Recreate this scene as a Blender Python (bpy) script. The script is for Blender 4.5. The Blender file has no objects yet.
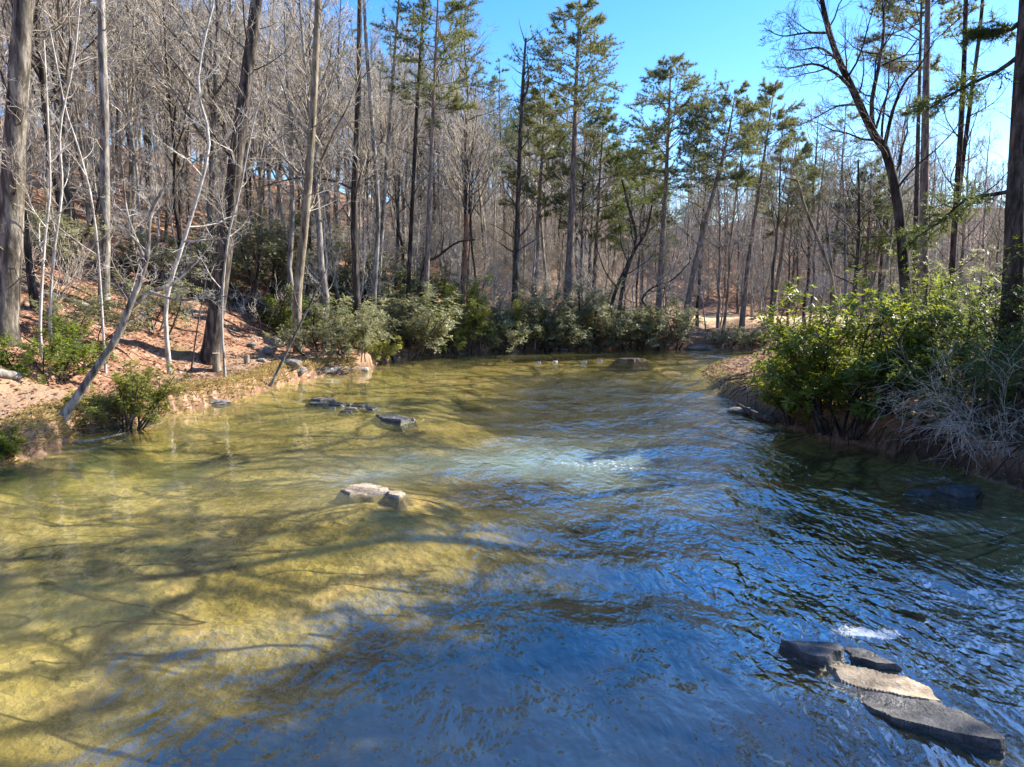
import bpy, math
import numpy as np
from mathutils import Vector, noise as mnoise

rng = np.random.default_rng(7)
SC = bpy.context.scene
COL = SC.collection
PI = math.pi

# ------------------------------------------------------------------ camera maths
CAMH, FPX, HORIZ, W, HGT = 3.2, 740.0, 290.0, 1024, 767
PITCH = math.atan((HGT / 2 - HORIZ) / FPX)
CP, SP = math.cos(PITCH), math.sin(PITCH)

def ray(px, py):
    u = (px - W / 2) / FPX
    v = (HGT / 2 - py) / FPX
    return np.array([u, CP + v * SP, -SP + v * CP])

def at(px, py, Y):
    d = ray(px, py)
    return np.array([0, 0, CAMH]) + d * (Y / d[1])

def on_z(px, py, z=0.0):
    d = ray(px, py)
    return np.array([0, 0, CAMH]) + d * ((z - CAMH) / d[2])

def pix(x, y, z):
    z = z - CAMH
    f = y * CP - z * SP
    f = np.maximum(f, 1e-3)
    return W / 2 + FPX * x / f, HGT / 2 - FPX * (y * SP + z * CP) / f

# ------------------------------------------------------------------ river outline and terrain
def w2(lst):
    return [tuple(on_z(a, b)[:2]) for a, b in lst]

LEFT = [(-14, -60), (-12.5, -20), (-11, 0), (-10.2, 8)] + w2([
    (0, 466), (22, 459), (42, 455), (62, 445), (75, 436), (100, 431), (132, 425), (150, 419), (185, 411), (214, 404), (240, 398),
    (262, 390), (300, 379), (330, 375), (365, 373), (380, 362), (420, 357), (480, 353), (520, 351.5),
    (560, 350.5), (610, 349), (650, 348.5), (700, 349.5), (745, 350)]) + [(30, 41.5), (60, 47), (150, 60), (400, 90)]
RIGHT = [(11, -60), (9, -20), (8.2, 0), (8.0, 6)] + w2([
    (1024, 490), (985, 478), (955, 469), (925, 461), (897, 455), (868, 446), (832, 441), (805, 432), (778, 425), (756, 414), (740, 405),
    (718, 394), (704, 386), (693, 378), (692, 373), (702, 367), (725, 363), (750, 360)]) + [(25, 36), (60, 40), (150, 50), (400, 78)]
LEFT = np.array(LEFT); RIGHT = np.array(RIGHT)
POLY = np.vstack([LEFT, RIGHT[::-1]])

def dist_poly(P, L):
    best = np.full(len(P), 1e9)
    for a, b in zip(L[:-1], L[1:]):
        ab = b - a
        t = np.clip(((P - a) @ ab) / (ab @ ab), 0, 1)
        d = np.hypot(P[:, 0] - a[0] - t * ab[0], P[:, 1] - a[1] - t * ab[1])
        best = np.minimum(best, d)
    return best

def inside(P, poly):
    c = np.zeros(len(P), bool)
    j = len(poly) - 1
    for i in range(len(poly)):
        xi, yi = poly[i]; xj, yj = poly[j]
        if yi != yj:
            m = ((yi > P[:, 1]) != (yj > P[:, 1])) & (P[:, 0] < (xj - xi) * (P[:, 1] - yi) / (yj - yi) + xi)
            c ^= m
        j = i
    return c

def sm(t):
    t = np.clip(t, 0, 1)
    return t * t * (3 - 2 * t)

_waves = []
_wr = np.random.default_rng(3)
for lam, amp in ((9, .22), (5.3, .13), (2.9, .075), (1.6, .045), (.9, .028), (.5, .016)):
    for _ in range(3):
        a = _wr.uniform(0, 2 * PI)
        _waves.append((2 * PI / lam * math.cos(a), 2 * PI / lam * math.sin(a), _wr.uniform(0, 6.28), amp))

def bumpy(x, y, kmax=99):
    s = np.zeros_like(x)
    for kx, ky, ph, amp in _waves:
        if math.hypot(kx, ky) < kmax:
            s = s + amp * np.sin(kx * x + ky * y + ph + .8 * np.sin(.37 * ky * x - .41 * kx * y + ph))
    return s

AZ = [-180, -60, -35, -25, -15, -6, 4, 14, 24, 40, 60, 180]
T_BENCH = [2, 2, 3, 3.5, 4, 5, 8, 33, 38, 40, 40, 40]
T_SLOPE = [.5, .5, .52, .5, .46, .42, .36, .38, .42, .4, .4, .4]
T_CAP = [34, 34, 32, 27, 22, 16, 14, 19, 32, 34, 34, 34]

MOUNDS = [(*on_z(a, b)[:2], r_, h_) for a, b, r_, h_ in ((375, 496, 2.2, -.065), (396, 417, 2.2, -.08), (345, 406, 2.2, -.05), (631, 358.5, 2.2, -.07), (868, 676, .75, -.10), (940, 715, .8, -.10), (948, 491, 1.2, -.08))]

def terrain(x, y):
    x = np.asarray(x, float); y = np.asarray(y, float)
    P = np.stack([x, y], 1)
    ins = inside(P, POLY)
    dL = dist_poly(P, LEFT); dR = dist_poly(P, RIGHT)
    az = np.degrees(np.arctan2(x, np.where((y < 8) & (y > -1e8), np.maximum(y, 8), y)))
    d = np.minimum(dL, dR)
    frac = dL / (dL + dR + 1e-6)
    n = bumpy(x, y)
    nb = bumpy(x * 1.7 + 31, y * 1.7 + 11)
    # river bed
    dep = .05 + .30 * sm(d / 2.2) + .75 * sm((frac - .28) / .35) * sm((1 - frac) / .22) + .05 * nb
    dep = np.where(y > 34, dep * .8, dep)
    q = 2.6 * bumpy(x * .5 + 7, y * .6)
    dep = dep + .05 * (np.floor(q) + sm((q - np.floor(q)) * 7)) * sm(d / 1.5) * (1 - .6 * sm((frac - .5) / .2))
    zb = -np.maximum(dep, .03 + .05 * sm(d))
    for a, b, rad, hz in MOUNDS:
        w_ = np.exp(-(((x - a) ** 2 + (y - b) ** 2) / rad ** 2) ** .8)
        zb = np.where(zb < hz, zb + (hz - zb) * w_, zb)
    # left and far bank
    bench = np.interp(az, AZ, T_BENCH); slope = np.interp(az, AZ, T_SLOPE); cap = np.interp(az, AZ, T_CAP)
    dn = np.maximum(d + .25 * nb + .13 * np.abs(bumpy(x * 3.1, y * 3.1)), 0)
    bh = .52 + .12 * n
    rise = slope * np.maximum(0, np.where(dn < bench + 2, np.maximum(dn - bench + 2, 0) ** 2 / 8 * (dn < bench + 2), dn - bench))
    zl = bh * sm(dn / .33) + cap * (1 - np.exp(-rise / cap)) + n * .5 * sm(dn / 3) + .02 * dn.clip(0, 4)
    # right bank
    tip = sm((y - 17) / 8) * (1 - sm((x - 9) / 5))
    rh = .62 + .1 * n - .34 * tip
    zr = rh * sm(dn / (.4 + .5 * tip)) + .06 * np.maximum(dn - 1, 0).clip(0, 12) + n * .3 * sm(dn / 3)
    zo = np.where(dL < dR, zl, zr)
    return np.where(ins, zb, zo), ins, dL, dR

def gz(x, y):
    return float(terrain(np.array([x]), np.array([y]))[0][0])

def on_ground(px, py, lo=5, hi=140):
    d = ray(px, py)
    Y = np.geomspace(lo, hi, 700)
    p = np.array([0, 0, CAMH]) + d[None] * (Y / d[1])[:, None]
    h = terrain(p[:, 0], p[:, 1])[0]
    k = np.argmax(p[:, 2] <= np.maximum(h, 0))
    return p[k] if p[k, 2] <= max(h[k], 0) + .3 else p[-1]

# ------------------------------------------------------------------ mesh building
class Geo:
    def __init__(s):
        s.v, s.q, s.t, s.n = [], [], [], 0
    def add(s, V, Q=None, T=None):
        V = np.asarray(V, float).reshape(-1, 3)
        if Q is not None and len(Q): s.q.append(np.asarray(Q, np.int64).reshape(-1, 4) + s.n)
        if T is not None and len(T): s.t.append(np.asarray(T, np.int64).reshape(-1, 3) + s.n)
        s.v.append(V); s.n += len(V)
    def merge(s, g, M=None, off=None):
        V = np.concatenate(g.v)
        if M is not None: V = V @ M.T
        if off is not None: V = V + off
        s.add(V, np.concatenate(g.q) if g.q else None, np.concatenate(g.t) if g.t else None)
    def mesh(s, name, mats, smooth=True, shift=None, tri_mat=0, attrs=None):
        V = np.concatenate(s.v)
        if shift is not None: V = V - shift
        q = np.concatenate(s.q) if s.q else np.zeros((0, 4), np.int64)
        t = np.concatenate(s.t) if s.t else np.zeros((0, 3), np.int64)
        me = bpy.data.meshes.new(name)
        me.vertices.add(len(V)); me.vertices.foreach_set('co', V.astype(np.float32).ravel())
        loops = np.concatenate([q.ravel(), t.ravel()]).astype(np.int32)
        me.loops.add(len(loops)); me.loops.foreach_set('vertex_index', loops)
        st = np.concatenate([np.arange(len(q)) * 4, len(q) * 4 + np.arange(len(t)) * 3]).astype(np.int32)
        me.polygons.add(len(st)); me.polygons.foreach_set('loop_start', st)
        for m in (mats if isinstance(mats, (list, tuple)) else [mats]): me.materials.append(m)
        if tri_mat:
            mi = np.zeros(len(st), np.int32); mi[len(q):] = tri_mat
            me.polygons.foreach_set('material_index', mi)
        me.polygons.foreach_set('use_smooth', np.full(len(st), smooth))
        me.update(calc_edges=True); me.validate()
        for k, a in (attrs or {}).items():
            at_ = me.attributes.new(k, 'FLOAT', 'POINT'); at_.data.foreach_set('value', np.asarray(a, np.float32))
        return me

def link(name, me, parent=None, loc=None):
    o = bpy.data.objects.new(name, me); COL.objects.link(o)
    if parent is not None: o.parent = parent
    if loc is not None: o.location = loc
    return o

def tag(o, label=None, cat=None, group=None, kind=None):
    if label: o['label'] = label
    if cat: o['category'] = cat
    if group: o['group'] = group
    if kind: o['kind'] = kind
    return o

def thing(name, label, cat, loc=(0, 0, 0), group=None, rz=0, sc=1):
    o = bpy.data.objects.new(name, None); COL.objects.link(o)
    o.location = loc; o.rotation_euler = (0, 0, rz); o.scale = (sc,) * 3
    o.empty_display_size = .2
    return tag(o, label, cat, group)

def nrm(a):
    return a / np.maximum(np.linalg.norm(a, axis=-1, keepdims=True), 1e-9)

def frames(T):
    ref = np.where(np.abs(T[..., 2:3]) > .85, np.array([1., 0, 0]), np.array([0., 0, 1.]))
    N = nrm(np.cross(T, ref)); B = np.cross(T, N)
    return N, B

def tubes(geo, P, R, s=4, rough=0, cap=False):
    m, n, _ = P.shape
    T = nrm(np.gradient(P, axis=1))
    Tm = nrm(T.mean(1, keepdims=True))
    ref = np.where(np.abs(Tm[..., 2:3]) > .8, np.array([1., 0, 0]), np.array([0., 0, 1.]))
    N = nrm(np.cross(T, np.broadcast_to(ref, T.shape))); B = np.cross(T, N)
    a = np.arange(s) * 2 * PI / s
    rr = R[..., None]
    if rough: rr = rr * (1 + rough * rng.standard_normal((m, n, s)))
    else: rr = np.broadcast_to(rr, (m, n, s))
    V = P[:, :, None] + rr[..., None] * (np.cos(a)[:, None] * N[:, :, None] + np.sin(a)[:, None] * B[:, :, None])
    idx = np.arange(m * n * s).reshape(m, n, s)
    i0 = idx[:, :-1]; i1 = idx[:, 1:]
    Q = np.stack([i0, np.roll(i0, -1, 2), np.roll(i1, -1, 2), i1], -1).reshape(-1, 4)
    if cap:
        Tt = []
        cv = []
        base = m * n * s
        for k in range(m):
            for e in (0, n - 1):
                c = base + len(cv); cv.append(P[k, e])
                ring = idx[k, e]
                for j in range(s):
                    x, y = ring[j], ring[(j + 1) % s]
                    Tt.append((c, y, x) if e == 0 else (c, x, y))
        geo.add(np.vstack([V.reshape(-1, 3), np.array(cv)]), Q, Tt)
    else:
        geo.add(V, Q)

def samp(P, t):
    m, n, _ = P.shape
    f = np.clip(t, 0, 1) * (n - 1); i = np.minimum(f.astype(int), n - 2); w = (f - i)[..., None]
    k = np.arange(m)[:, None]
    a = P[k, i]; b = P[k, i + 1]
    return a * (1 - w) + b * w, nrm(b - a), f

def spawn(P, R, c, t0, t1, ang, L, npts=4, up=.1, wig=.15, thick=.012, flat=0., rfac=.65, tip=.3, az=None, whorl=0):
    """children of the paths P: c per path between t0 and t1; L(t, parent length) gives lengths"""
    m, n, _ = P.shape
    t = t0 + (t1 - t0) * (np.arange(c)[None] + rng.random((m, c))) / c
    if whorl: t = np.clip(t0 + (t1 - t0) * (np.round((t - t0) / (t1 - t0) * whorl) / whorl + rng.normal(0, .12 / whorl, t.shape)), t0, .995)
    S, T, f = samp(P, t)
    i = np.minimum(f.astype(int), n - 2)
    k = np.arange(m)[:, None]
    rat = R[k, i] * (1 - (f - i)) + R[k, i + 1] * (f - i)
    N, B = frames(T)
    phi = (np.arange(c)[None] * 2.4 + rng.random((m, 1)) * 6.28 + rng.normal(0, .5, (m, c))) if az is None else az(m, c)
    a = np.radians(ang + rng.normal(0, ang * .18, (m, c)))[..., None]
    D = np.cos(a) * T + np.sin(a) * (np.cos(phi)[..., None] * N + np.sin(phi)[..., None] * B)
    if flat: D[..., 2] *= (1 - flat); D = nrm(D)
    plen = np.linalg.norm(np.diff(P, axis=1), axis=2).sum(1)[:, None]
    ln = L(t, plen) * rng.uniform(.7, 1.25, (m, c))
    S = S.reshape(-1, 3); D = D.reshape(-1, 3); ln = ln.reshape(-1); rat = rat.reshape(-1)
    pts = [S]; p = S
    for j in range(npts - 1):
        D = nrm(D + np.array([0, 0, up]) + rng.normal(0, wig, D.shape))
        p = p + D * (ln / (npts - 1))[:, None]
        pts.append(p)
    P2 = np.stack(pts, 1)
    r0 = np.minimum(rat * rfac, thick * ln + .002)
    R2 = r0[:, None] * np.linspace(1, tip, npts)[None]
    return P2, R2

def spline(pts, n):
    pts = np.asarray(pts, float)
    if len(pts) == 2: pts = np.vstack([pts[0], (pts[0] + pts[1]) / 2, pts[1]])
    p = np.vstack([2 * pts[0] - pts[1], pts, 2 * pts[-1] - pts[-2]])
    seg = np.linalg.norm(np.diff(pts, axis=0), axis=1); cum = np.concatenate([[0], np.cumsum(seg)])
    out = []
    for s in np.linspace(0, cum[-1], n):
        i = min(np.searchsorted(cum, s, 'right') - 1, len(seg) - 1)
        t = (s - cum[i]) / max(seg[i], 1e-9)
        a, b, c, d = p[i:i + 4]
        out.append(.5 * (2 * b + (c - a) * t + (2 * a - 5 * b + 4 * c - d) * t * t + (3 * b - a - 3 * c + d) * t ** 3))
    return np.array(out)

# ------------------------------------------------------------------ materials
def mat(name):
    m = bpy.data.materials.new(name); m.use_nodes = True
    nt = m.node_tree; nt.nodes.clear()
    return m, nt, nt.nodes.new('ShaderNodeOutputMaterial')

def nd(nt, typ, ins=None, **kw):
    n = nt.nodes.new(typ)
    for k, v in kw.items(): setattr(n, k, v)
    for k, v in (ins or {}).items():
        if isinstance(v, bpy.types.NodeSocket): nt.links.new(v, n.inputs[k])
        else: n.inputs[k].default_value = v
    return n

def ramp(nt, fac, stops, interp='LINEAR'):
    n = nt.nodes.new('ShaderNodeValToRGB'); n.color_ramp.interpolation = interp
    e = n.color_ramp.elements
    while len(e) < len(stops): e.new(.5)
    for x, (p, c) in zip(e, stops): x.position = p; x.color = (*c, 1) if len(c) == 3 else c
    nt.links.new(fac, n.inputs[0])
    return n.outputs[0]

def mixc(nt, f, a, b, mode='MIX'):
    n = nt.nodes.new('ShaderNodeMix'); n.data_type = 'RGBA'; n.blend_type = mode
    for s, v in ((n.inputs[0], f), (n.inputs[6], a), (n.inputs[7], b)):
        if isinstance(v, bpy.types.NodeSocket): nt.links.new(v, s)
        else: s.default_value = v if isinstance(v, float) else (*v, 1)
    return n.outputs[2]

def mth(nt, op, a, b=0., c=None):
    n = nt.nodes.new('ShaderNodeMath'); n.operation = op
    for s, v in zip(n.inputs, (a, b) if c is None else (a, b, c)):
        if isinstance(v, bpy.types.NodeSocket): nt.links.new(v, s)
        else: s.default_value = v
    return n.outputs[0]

def coords(nt, scale=(1, 1, 1), space='Object'):
    tc = nt.nodes.new('ShaderNodeTexCoord')
    mp = nd(nt, 'ShaderNodeMapping', {'Vector': tc.outputs[space], 'Scale': scale})
    return mp.outputs[0]

def noise(nt, vec, scale, detail=3, rough=.6, dist=0.):
    return nd(nt, 'ShaderNodeTexNoise', {'Vector': vec, 'Scale': scale, 'Detail': detail, 'Roughness': rough, 'Distortion': dist}).outputs['Fac']

def bark(name, dark, mid, light, lichen=None, vs=.22, sc=9):
    m, nt, out = mat(name)
    v = coords(nt, (1, 1, vs))
    f = noise(nt, v, sc, 4, .7, .2)
    c = ramp(nt, f, [(.34, dark), (.5, mid), (.64, light)])
    big = noise(nt, coords(nt, (1, 1, .5)), 1.3, 3)
    if lichen: c = mixc(nt, ramp(nt, big, [(.54, (0, 0, 0)), (.66, (.75, .75, .75))]), c, lichen)
    oi = nt.nodes.new('ShaderNodeObjectInfo')
    k = mth(nt, 'MULTIPLY_ADD', oi.outputs['Random'], .6, .7)
    c = mixc(nt, 1.0, c, nd(nt, 'ShaderNodeCombineColor', {0: k, 1: k, 2: k}).outputs[0], 'MULTIPLY')
    b = nd(nt, 'ShaderNodeBump', {'Height': f, 'Strength': .7, 'Distance': .03})
    p = nd(nt, 'ShaderNodeBsdfPrincipled', {'Base Color': c, 'Roughness': .9, 'Normal': b.outputs[0], 'Specular IOR Level': .15})
    nt.links.new(p.outputs[0], out.inputs[0])
    return m

def leafmat(name, stops, trans=.35, rough=.45, tcol=(.35, .42, .06)):
    m, nt, out = mat(name)
    g = nt.nodes.new('ShaderNodeNewGeometry')
    oi = nt.nodes.new('ShaderNodeObjectInfo')
    r = mth(nt, 'MULTIPLY_ADD', oi.outputs['Random'], .3, mth(nt, 'MULTIPLY', g.outputs['Random Per Island'], .7))
    c = ramp(nt, r, stops)
    p = nd(nt, 'ShaderNodeBsdfPrincipled', {'Base Color': c, 'Roughness': rough, 'Specular IOR Level': .3})
    t = nd(nt, 'ShaderNodeBsdfTranslucent', {'Color': mixc(nt, .6, c, tcol)})
    x = nd(nt, 'ShaderNodeMixShader', {0: trans, 1: p.outputs[0], 2: t.outputs[0]})
    nt.links.new(x.outputs[0], out.inputs[0])
    return m

M = {}
M['grey'] = bark('grey_bark', (.05, .042, .035), (.19, .165, .14), (.42, .38, .33), (.30, .29, .22), sc=6)
M['pale'] = bark('pale_bark', (.20, .18, .15), (.40, .36, .31), (.60, .56, .50))
M['dark'] = bark('dark_bark', (.012, .010, .008), (.05, .04, .033), (.15, .125, .10), sc=6)
M['mott'] = bark('mottled_bark', (.03, .025, .02), (.12, .10, .08), (.32, .28, .22), (.10, .085, .055), sc=5)
M['pine'] = bark('pine_bark', (.06, .045, .035), (.16, .12, .095), (.28, .22, .18))
M['tan'] = bark('tan_bark', (.06, .045, .03), (.24, .19, .13), (.46, .38, .27), (.15, .14, .08), sc=5)
M['red'] = bark('red_wood', (.10, .05, .03), (.27, .14, .085), (.42, .26, .17))
M['orange'] = bark('orange_wood', (.22, .09, .04), (.45, .19, .08), (.6, .3, .15))
M['log'] = bark('rotting_wood', (.02, .016, .012), (.06, .045, .035), (.14, .11, .085))
M['cut'] = bark('cut_wood', (.28, .2, .13), (.42, .32, .22), (.55, .44, .32), vs=1)
M['silver'] = bark('weathered_wood', (.12, .10, .08), (.27, .24, .20), (.42, .38, .33), sc=12)
M['twig'] = bark('twig_bark', (.24, .195, .15), (.42, .36, .285), (.58, .52, .43), sc=3)
M['palet'] = bark('pale_twig_bark', (.34, .31, .27), (.52, .48, .43), (.66, .62, .56), sc=3)
M['darkt'] = bark('dark_twig_bark', (.06, .05, .04), (.13, .10, .08), (.22, .18, .15), sc=3)
M['needle'] = leafmat('pine_needles', [(0, (.07, .095, .04)), (.5, (.13, .155, .065)), (.85, (.19, .195, .085)), (1, (.25, .225, .11))], .35, .5, (.36, .36, .09))
M['needled'] = leafmat('dark_needles', [(0, (.03, .055, .02)), (.6, (.065, .095, .035)), (1, (.13, .15, .05))], .3, .5)
M['rhodo'] = leafmat('shrub_leaves', [(0, (.11, .125, .07)), (.5, (.21, .22, .125)), (.85, (.32, .31, .17)), (1, (.42, .39, .24))], .48, .42, (.45, .44, .2))
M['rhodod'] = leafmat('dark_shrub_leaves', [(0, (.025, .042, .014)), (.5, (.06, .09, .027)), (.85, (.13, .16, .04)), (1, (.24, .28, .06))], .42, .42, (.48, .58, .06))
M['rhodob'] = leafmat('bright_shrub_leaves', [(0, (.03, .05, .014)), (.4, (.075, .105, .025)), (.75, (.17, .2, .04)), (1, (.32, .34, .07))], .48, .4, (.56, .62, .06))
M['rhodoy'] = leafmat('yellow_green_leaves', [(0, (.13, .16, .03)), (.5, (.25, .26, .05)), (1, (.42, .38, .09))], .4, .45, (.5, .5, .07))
M['litter'] = leafmat('fallen_leaf', [(0, (.09, .04, .025)), (.35, (.22, .10, .06)), (.7, (.36, .20, .12)), (1, (.52, .37, .24))], .15, .7, (.4, .2, .08))
M['straw'] = leafmat('dry_grass_blades', [(0, (.22, .14, .05)), (.5, (.40, .28, .11)), (1, (.52, .44, .2))], .3, .7, (.5, .38, .12))
M['moss'] = leafmat('green_grass_blades', [(0, (.12, .13, .03)), (.6, (.24, .23, .06)), (1, (.38, .34, .12))], .3, .7)

def ground_mat():
    m, nt, out = mat('leaf_litter_ground')
    v = coords(nt)
    vo = nd(nt, 'ShaderNodeTexVoronoi', {'Vector': v, 'Scale': 9., 'Randomness': 1.})
    sep = nd(nt, 'ShaderNodeSeparateColor', {0: vo.outputs['Color']})
    big = noise(nt, v, .22, 4, .65)
    fine = noise(nt, v, 24, 4, .7)
    lit = ramp(nt, sep.outputs[0], [(0, (.07, .035, .022)), (.3, (.20, .095, .055)), (.6, (.31, .17, .105)), (.85, (.42, .27, .18)), (1, (.52, .40, .29))])
    lit = mixc(nt, ramp(nt, big, [(.38, (0, 0, 0)), (.62, (.8, .8, .8))]), lit, mixc(nt, fine, (.15, .075, .045), (.36, .20, .13)))
    mossf = ramp(nt, noise(nt, v, .55, 3), [(.58, (0, 0, 0)), (.7, (.7, .7, .7))])
    lit = mixc(nt, mossf, lit, mixc(nt, fine, (.10, .10, .03), (.22, .2, .08)))
    A = lambda n: nd(nt, 'ShaderNodeAttribute', attribute_name=n).outputs['Fac']
    sand = mixc(nt, fine, (.23, .145, .085), (.41, .28, .18))
    c = mixc(nt, mth(nt, 'MULTIPLY', A('sand'), mth(nt, 'MULTIPLY_ADD', big, .8, .5)), lit, sand)
    c = mixc(nt, A('field'), c, mixc(nt, noise(nt, v, 1.2, 4), (.42, .31, .17), (.66, .52, .32)))
    c = mixc(nt, A('mud_shade'), c, mixc(nt, fine, (.018, .012, .008), (.10, .065, .038)))
    # river bed: ledges of tan rock with dark cracks, sand and silt, plus painted dimming with depth
    vb = coords(nt, (.45, .8, 1.))
    wob = nd(nt, 'ShaderNodeTexNoise', {'Vector': v, 'Scale': 1.1, 'Detail': 3.}).outputs['Color']
    vw = nd(nt, 'ShaderNodeVectorMath', {0: vb, 1: nd(nt, 'ShaderNodeVectorMath', {0: wob, 3: .9}, operation='SCALE').outputs[0]}, operation='ADD').outputs[0]
    cr = nd(nt, 'ShaderNodeTexVoronoi', {'Vector': vw, 'Scale': .75}, feature='DISTANCE_TO_EDGE').outputs['Distance']
    crack = ramp(nt, cr, [(.015, (1, 1, 1)), (.09, (0, 0, 0))])
    bn = noise(nt, coords(nt, (1, 1, 1)), .45, 4, .6, .8)
    bed = ramp(nt, bn, [(.33, (.11, .095, .03)), (.43, (.25, .195, .06)), (.55, (.35, .285, .13)), (.68, (.42, .29, .15))])
    ln = mth(nt, 'ABSOLUTE', mth(nt, 'SUBTRACT', noise(nt, coords(nt, (.6, 1.5, 1)), .55, 3, .5, .6), .5))
    crack = mth(nt, 'MAXIMUM', crack, ramp(nt, ln, [(.004, (1, 1, 1)), (.02, (0, 0, 0))]))
    pebble = nd(nt, 'ShaderNodeTexVoronoi', {'Vector': v, 'Scale': 8.}).outputs['Color']
    pebble = ramp(nt, nd(nt, 'ShaderNodeSeparateColor', {0: pebble}).outputs[0], [(0, (.25, .25, .25)), (1, (.75, .72, .68))])
    bed = mixc(nt, .6, bed, pebble, 'OVERLAY')
    bed = mixc(nt, mth(nt, 'MULTIPLY', crack, ramp(nt, noise(nt, v, .3, 2), [(.30, (0, 0, 0)), (.42, (.95, .95, .95))])), bed, (.05, .045, .02))
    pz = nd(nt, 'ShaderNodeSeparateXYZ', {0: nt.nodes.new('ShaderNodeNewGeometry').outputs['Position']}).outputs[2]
    depth_dim = nd(nt, 'ShaderNodeMapRange', {0: pz, 1: -.45, 2: -1.0, 3: 0., 4: 1.}).outputs[0]  # light lost through deep water, put into the bed colour
    bed = mixc(nt, depth_dim, bed, mixc(nt, bn, (.018, .022, .018), (.055, .055, .03)))
    f = nd(nt, 'ShaderNodeMapRange', {0: pz, 1: .02, 2: -.06, 3: 0., 4: 1.}).outputs[0]
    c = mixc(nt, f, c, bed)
    h = mth(nt, 'ADD', fine, vo.outputs['Distance'])
    b = nd(nt, 'ShaderNodeBump', {'Height': h, 'Strength': .6, 'Distance': .05})
    p = nd(nt, 'ShaderNodeBsdfPrincipled', {'Base Color': c, 'Roughness': .95, 'Normal': b.outputs[0], 'Specular IOR Level': .1})
    nt.links.new(p.outputs[0], out.inputs[0])
    return m

def water_mat():
    m, nt, out = mat('river_water')
    A = lambda n: nd(nt, 'ShaderNodeAttribute', attribute_name=n).outputs['Fac']
    v = coords(nt, (1, .55, 1))
    wob = nd(nt, 'ShaderNodeTexNoise', {'Vector': v, 'Scale': .7, 'Detail': 2.}).outputs['Color']
    vw = nd(nt, 'ShaderNodeVectorMath', {0: v, 1: nd(nt, 'ShaderNodeVectorMath', {0: wob, 3: .45}, operation='SCALE').outputs[0]}, operation='ADD').outputs[0]
    n0 = noise(nt, vw, .85, 2, .5)
    n1 = noise(nt, vw, 2.3, 3, .5, .15)
    n2 = noise(nt, vw, 7.5, 2, .5, .3)
    h = mth(nt, 'ADD', mth(nt, 'MULTIPLY', n0, .8), mth(nt, 'ADD', mth(nt, 'MULTIPLY', n1, .48), mth(nt, 'MULTIPLY', n2, .23)))
    b = nd(nt, 'ShaderNodeBump', {'Height': h, 'Strength': A('ripple'), 'Distance': .16})
    nor = b.outputs[0]
    inc = nt.nodes.new('ShaderNodeNewGeometry').outputs['Incoming']
    cosn = mth(nt, 'ABSOLUTE', nd(nt, 'ShaderNodeVectorMath', {0: inc, 1: nor}, operation='DOT_PRODUCT').outputs['Value'])
    f0 = mth(nt, 'MULTIPLY_ADD', A('ripple'), .26, .02)
    fr = mth(nt, 'MULTIPLY_ADD', mth(nt, 'SUBTRACT', 1., f0), mth(nt, 'POWER', mth(nt, 'SUBTRACT', 1., cosn), 5.), f0)
    tr = nd(nt, 'ShaderNodeBsdfTransparent', {'Color': (.93, .925, .73, 1)}).outputs[0]
    df = nd(nt, 'ShaderNodeBsdfDiffuse', {'Color': mixc(nt, A('milk'), (.46, .42, .17), (.47, .66, .61))}).outputs[0]
    turb = mth(nt, 'ADD', mth(nt, 'MULTIPLY', A('milk'), .4), mth(nt, 'MULTIPLY_ADD', A('silt'), .12, .025))
    body = nd(nt, 'ShaderNodeMixShader', {0: turb, 1: tr, 2: df}).outputs[0]
    gl = nd(nt, 'ShaderNodeBsdfGlossy', {'Color': (1, 1, 1, 1), 'Roughness': .05, 'Normal': nor}).outputs[0]
    x = nd(nt, 'ShaderNodeMixShader', {0: fr, 1: body, 2: gl}).outputs[0]
    fo = nd(nt, 'ShaderNodeBsdfDiffuse', {'Color': (.75, .78, .8, 1)}).outputs[0]
    fn = noise(nt, vw, 17, 5, .75, .8)
    fm = mth(nt, 'MULTIPLY', ramp(nt, mth(nt, 'MULTIPLY_ADD', A('foam'), .42, mth(nt, 'MULTIPLY', fn, .8)), [(.62, (0, 0, 0)), (.74, (1, 1, 1))]), ramp(nt, A('foam'), [(0, (0, 0, 0)), (.25, (.8, .8, .8))]))
    x = nd(nt, 'ShaderNodeMixShader', {0: fm, 1: x, 2: fo}).outputs[0]
    nt.links.new(x, out.inputs[0])
    return m

def rock_mat(name, a, b, c, wet=.35):
    m, nt, out = mat(name)
    v = coords(nt, (1, 1, 3))
    f = noise(nt, v, 7, 5, .7, .4)
    col = ramp(nt, f, [(.3, a), (.5, b), (.7, c)])
    pz = nd(nt, 'ShaderNodeSeparateXYZ', {0: nt.nodes.new('ShaderNodeNewGeometry').outputs['Position']}).outputs[2]
    pz = mth(nt, 'ADD', pz, mth(nt, 'MULTIPLY', noise(nt, v, 4, 3), .05))
    dry = nd(nt, 'ShaderNodeMapRange', {0: pz, 1: .035, 2: .075, 3: 0., 4: 1.}).outputs[0]
    col = mixc(nt, dry, mixc(nt, 1., col, (.38, .36, .33), 'MULTIPLY'), col)
    bm = nd(nt, 'ShaderNodeBump', {'Height': noise(nt, v, 14, 5, .7), 'Strength': .8, 'Distance': .03})
    p = nd(nt, 'ShaderNodeBsdfPrincipled', {'Base Color': col, 'Roughness': mth(nt, 'MULTIPLY_ADD', dry, .5, wet), 'Normal': bm.outputs[0]})
    nt.links.new(p.outputs[0], out.inputs[0])
    return m

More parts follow.
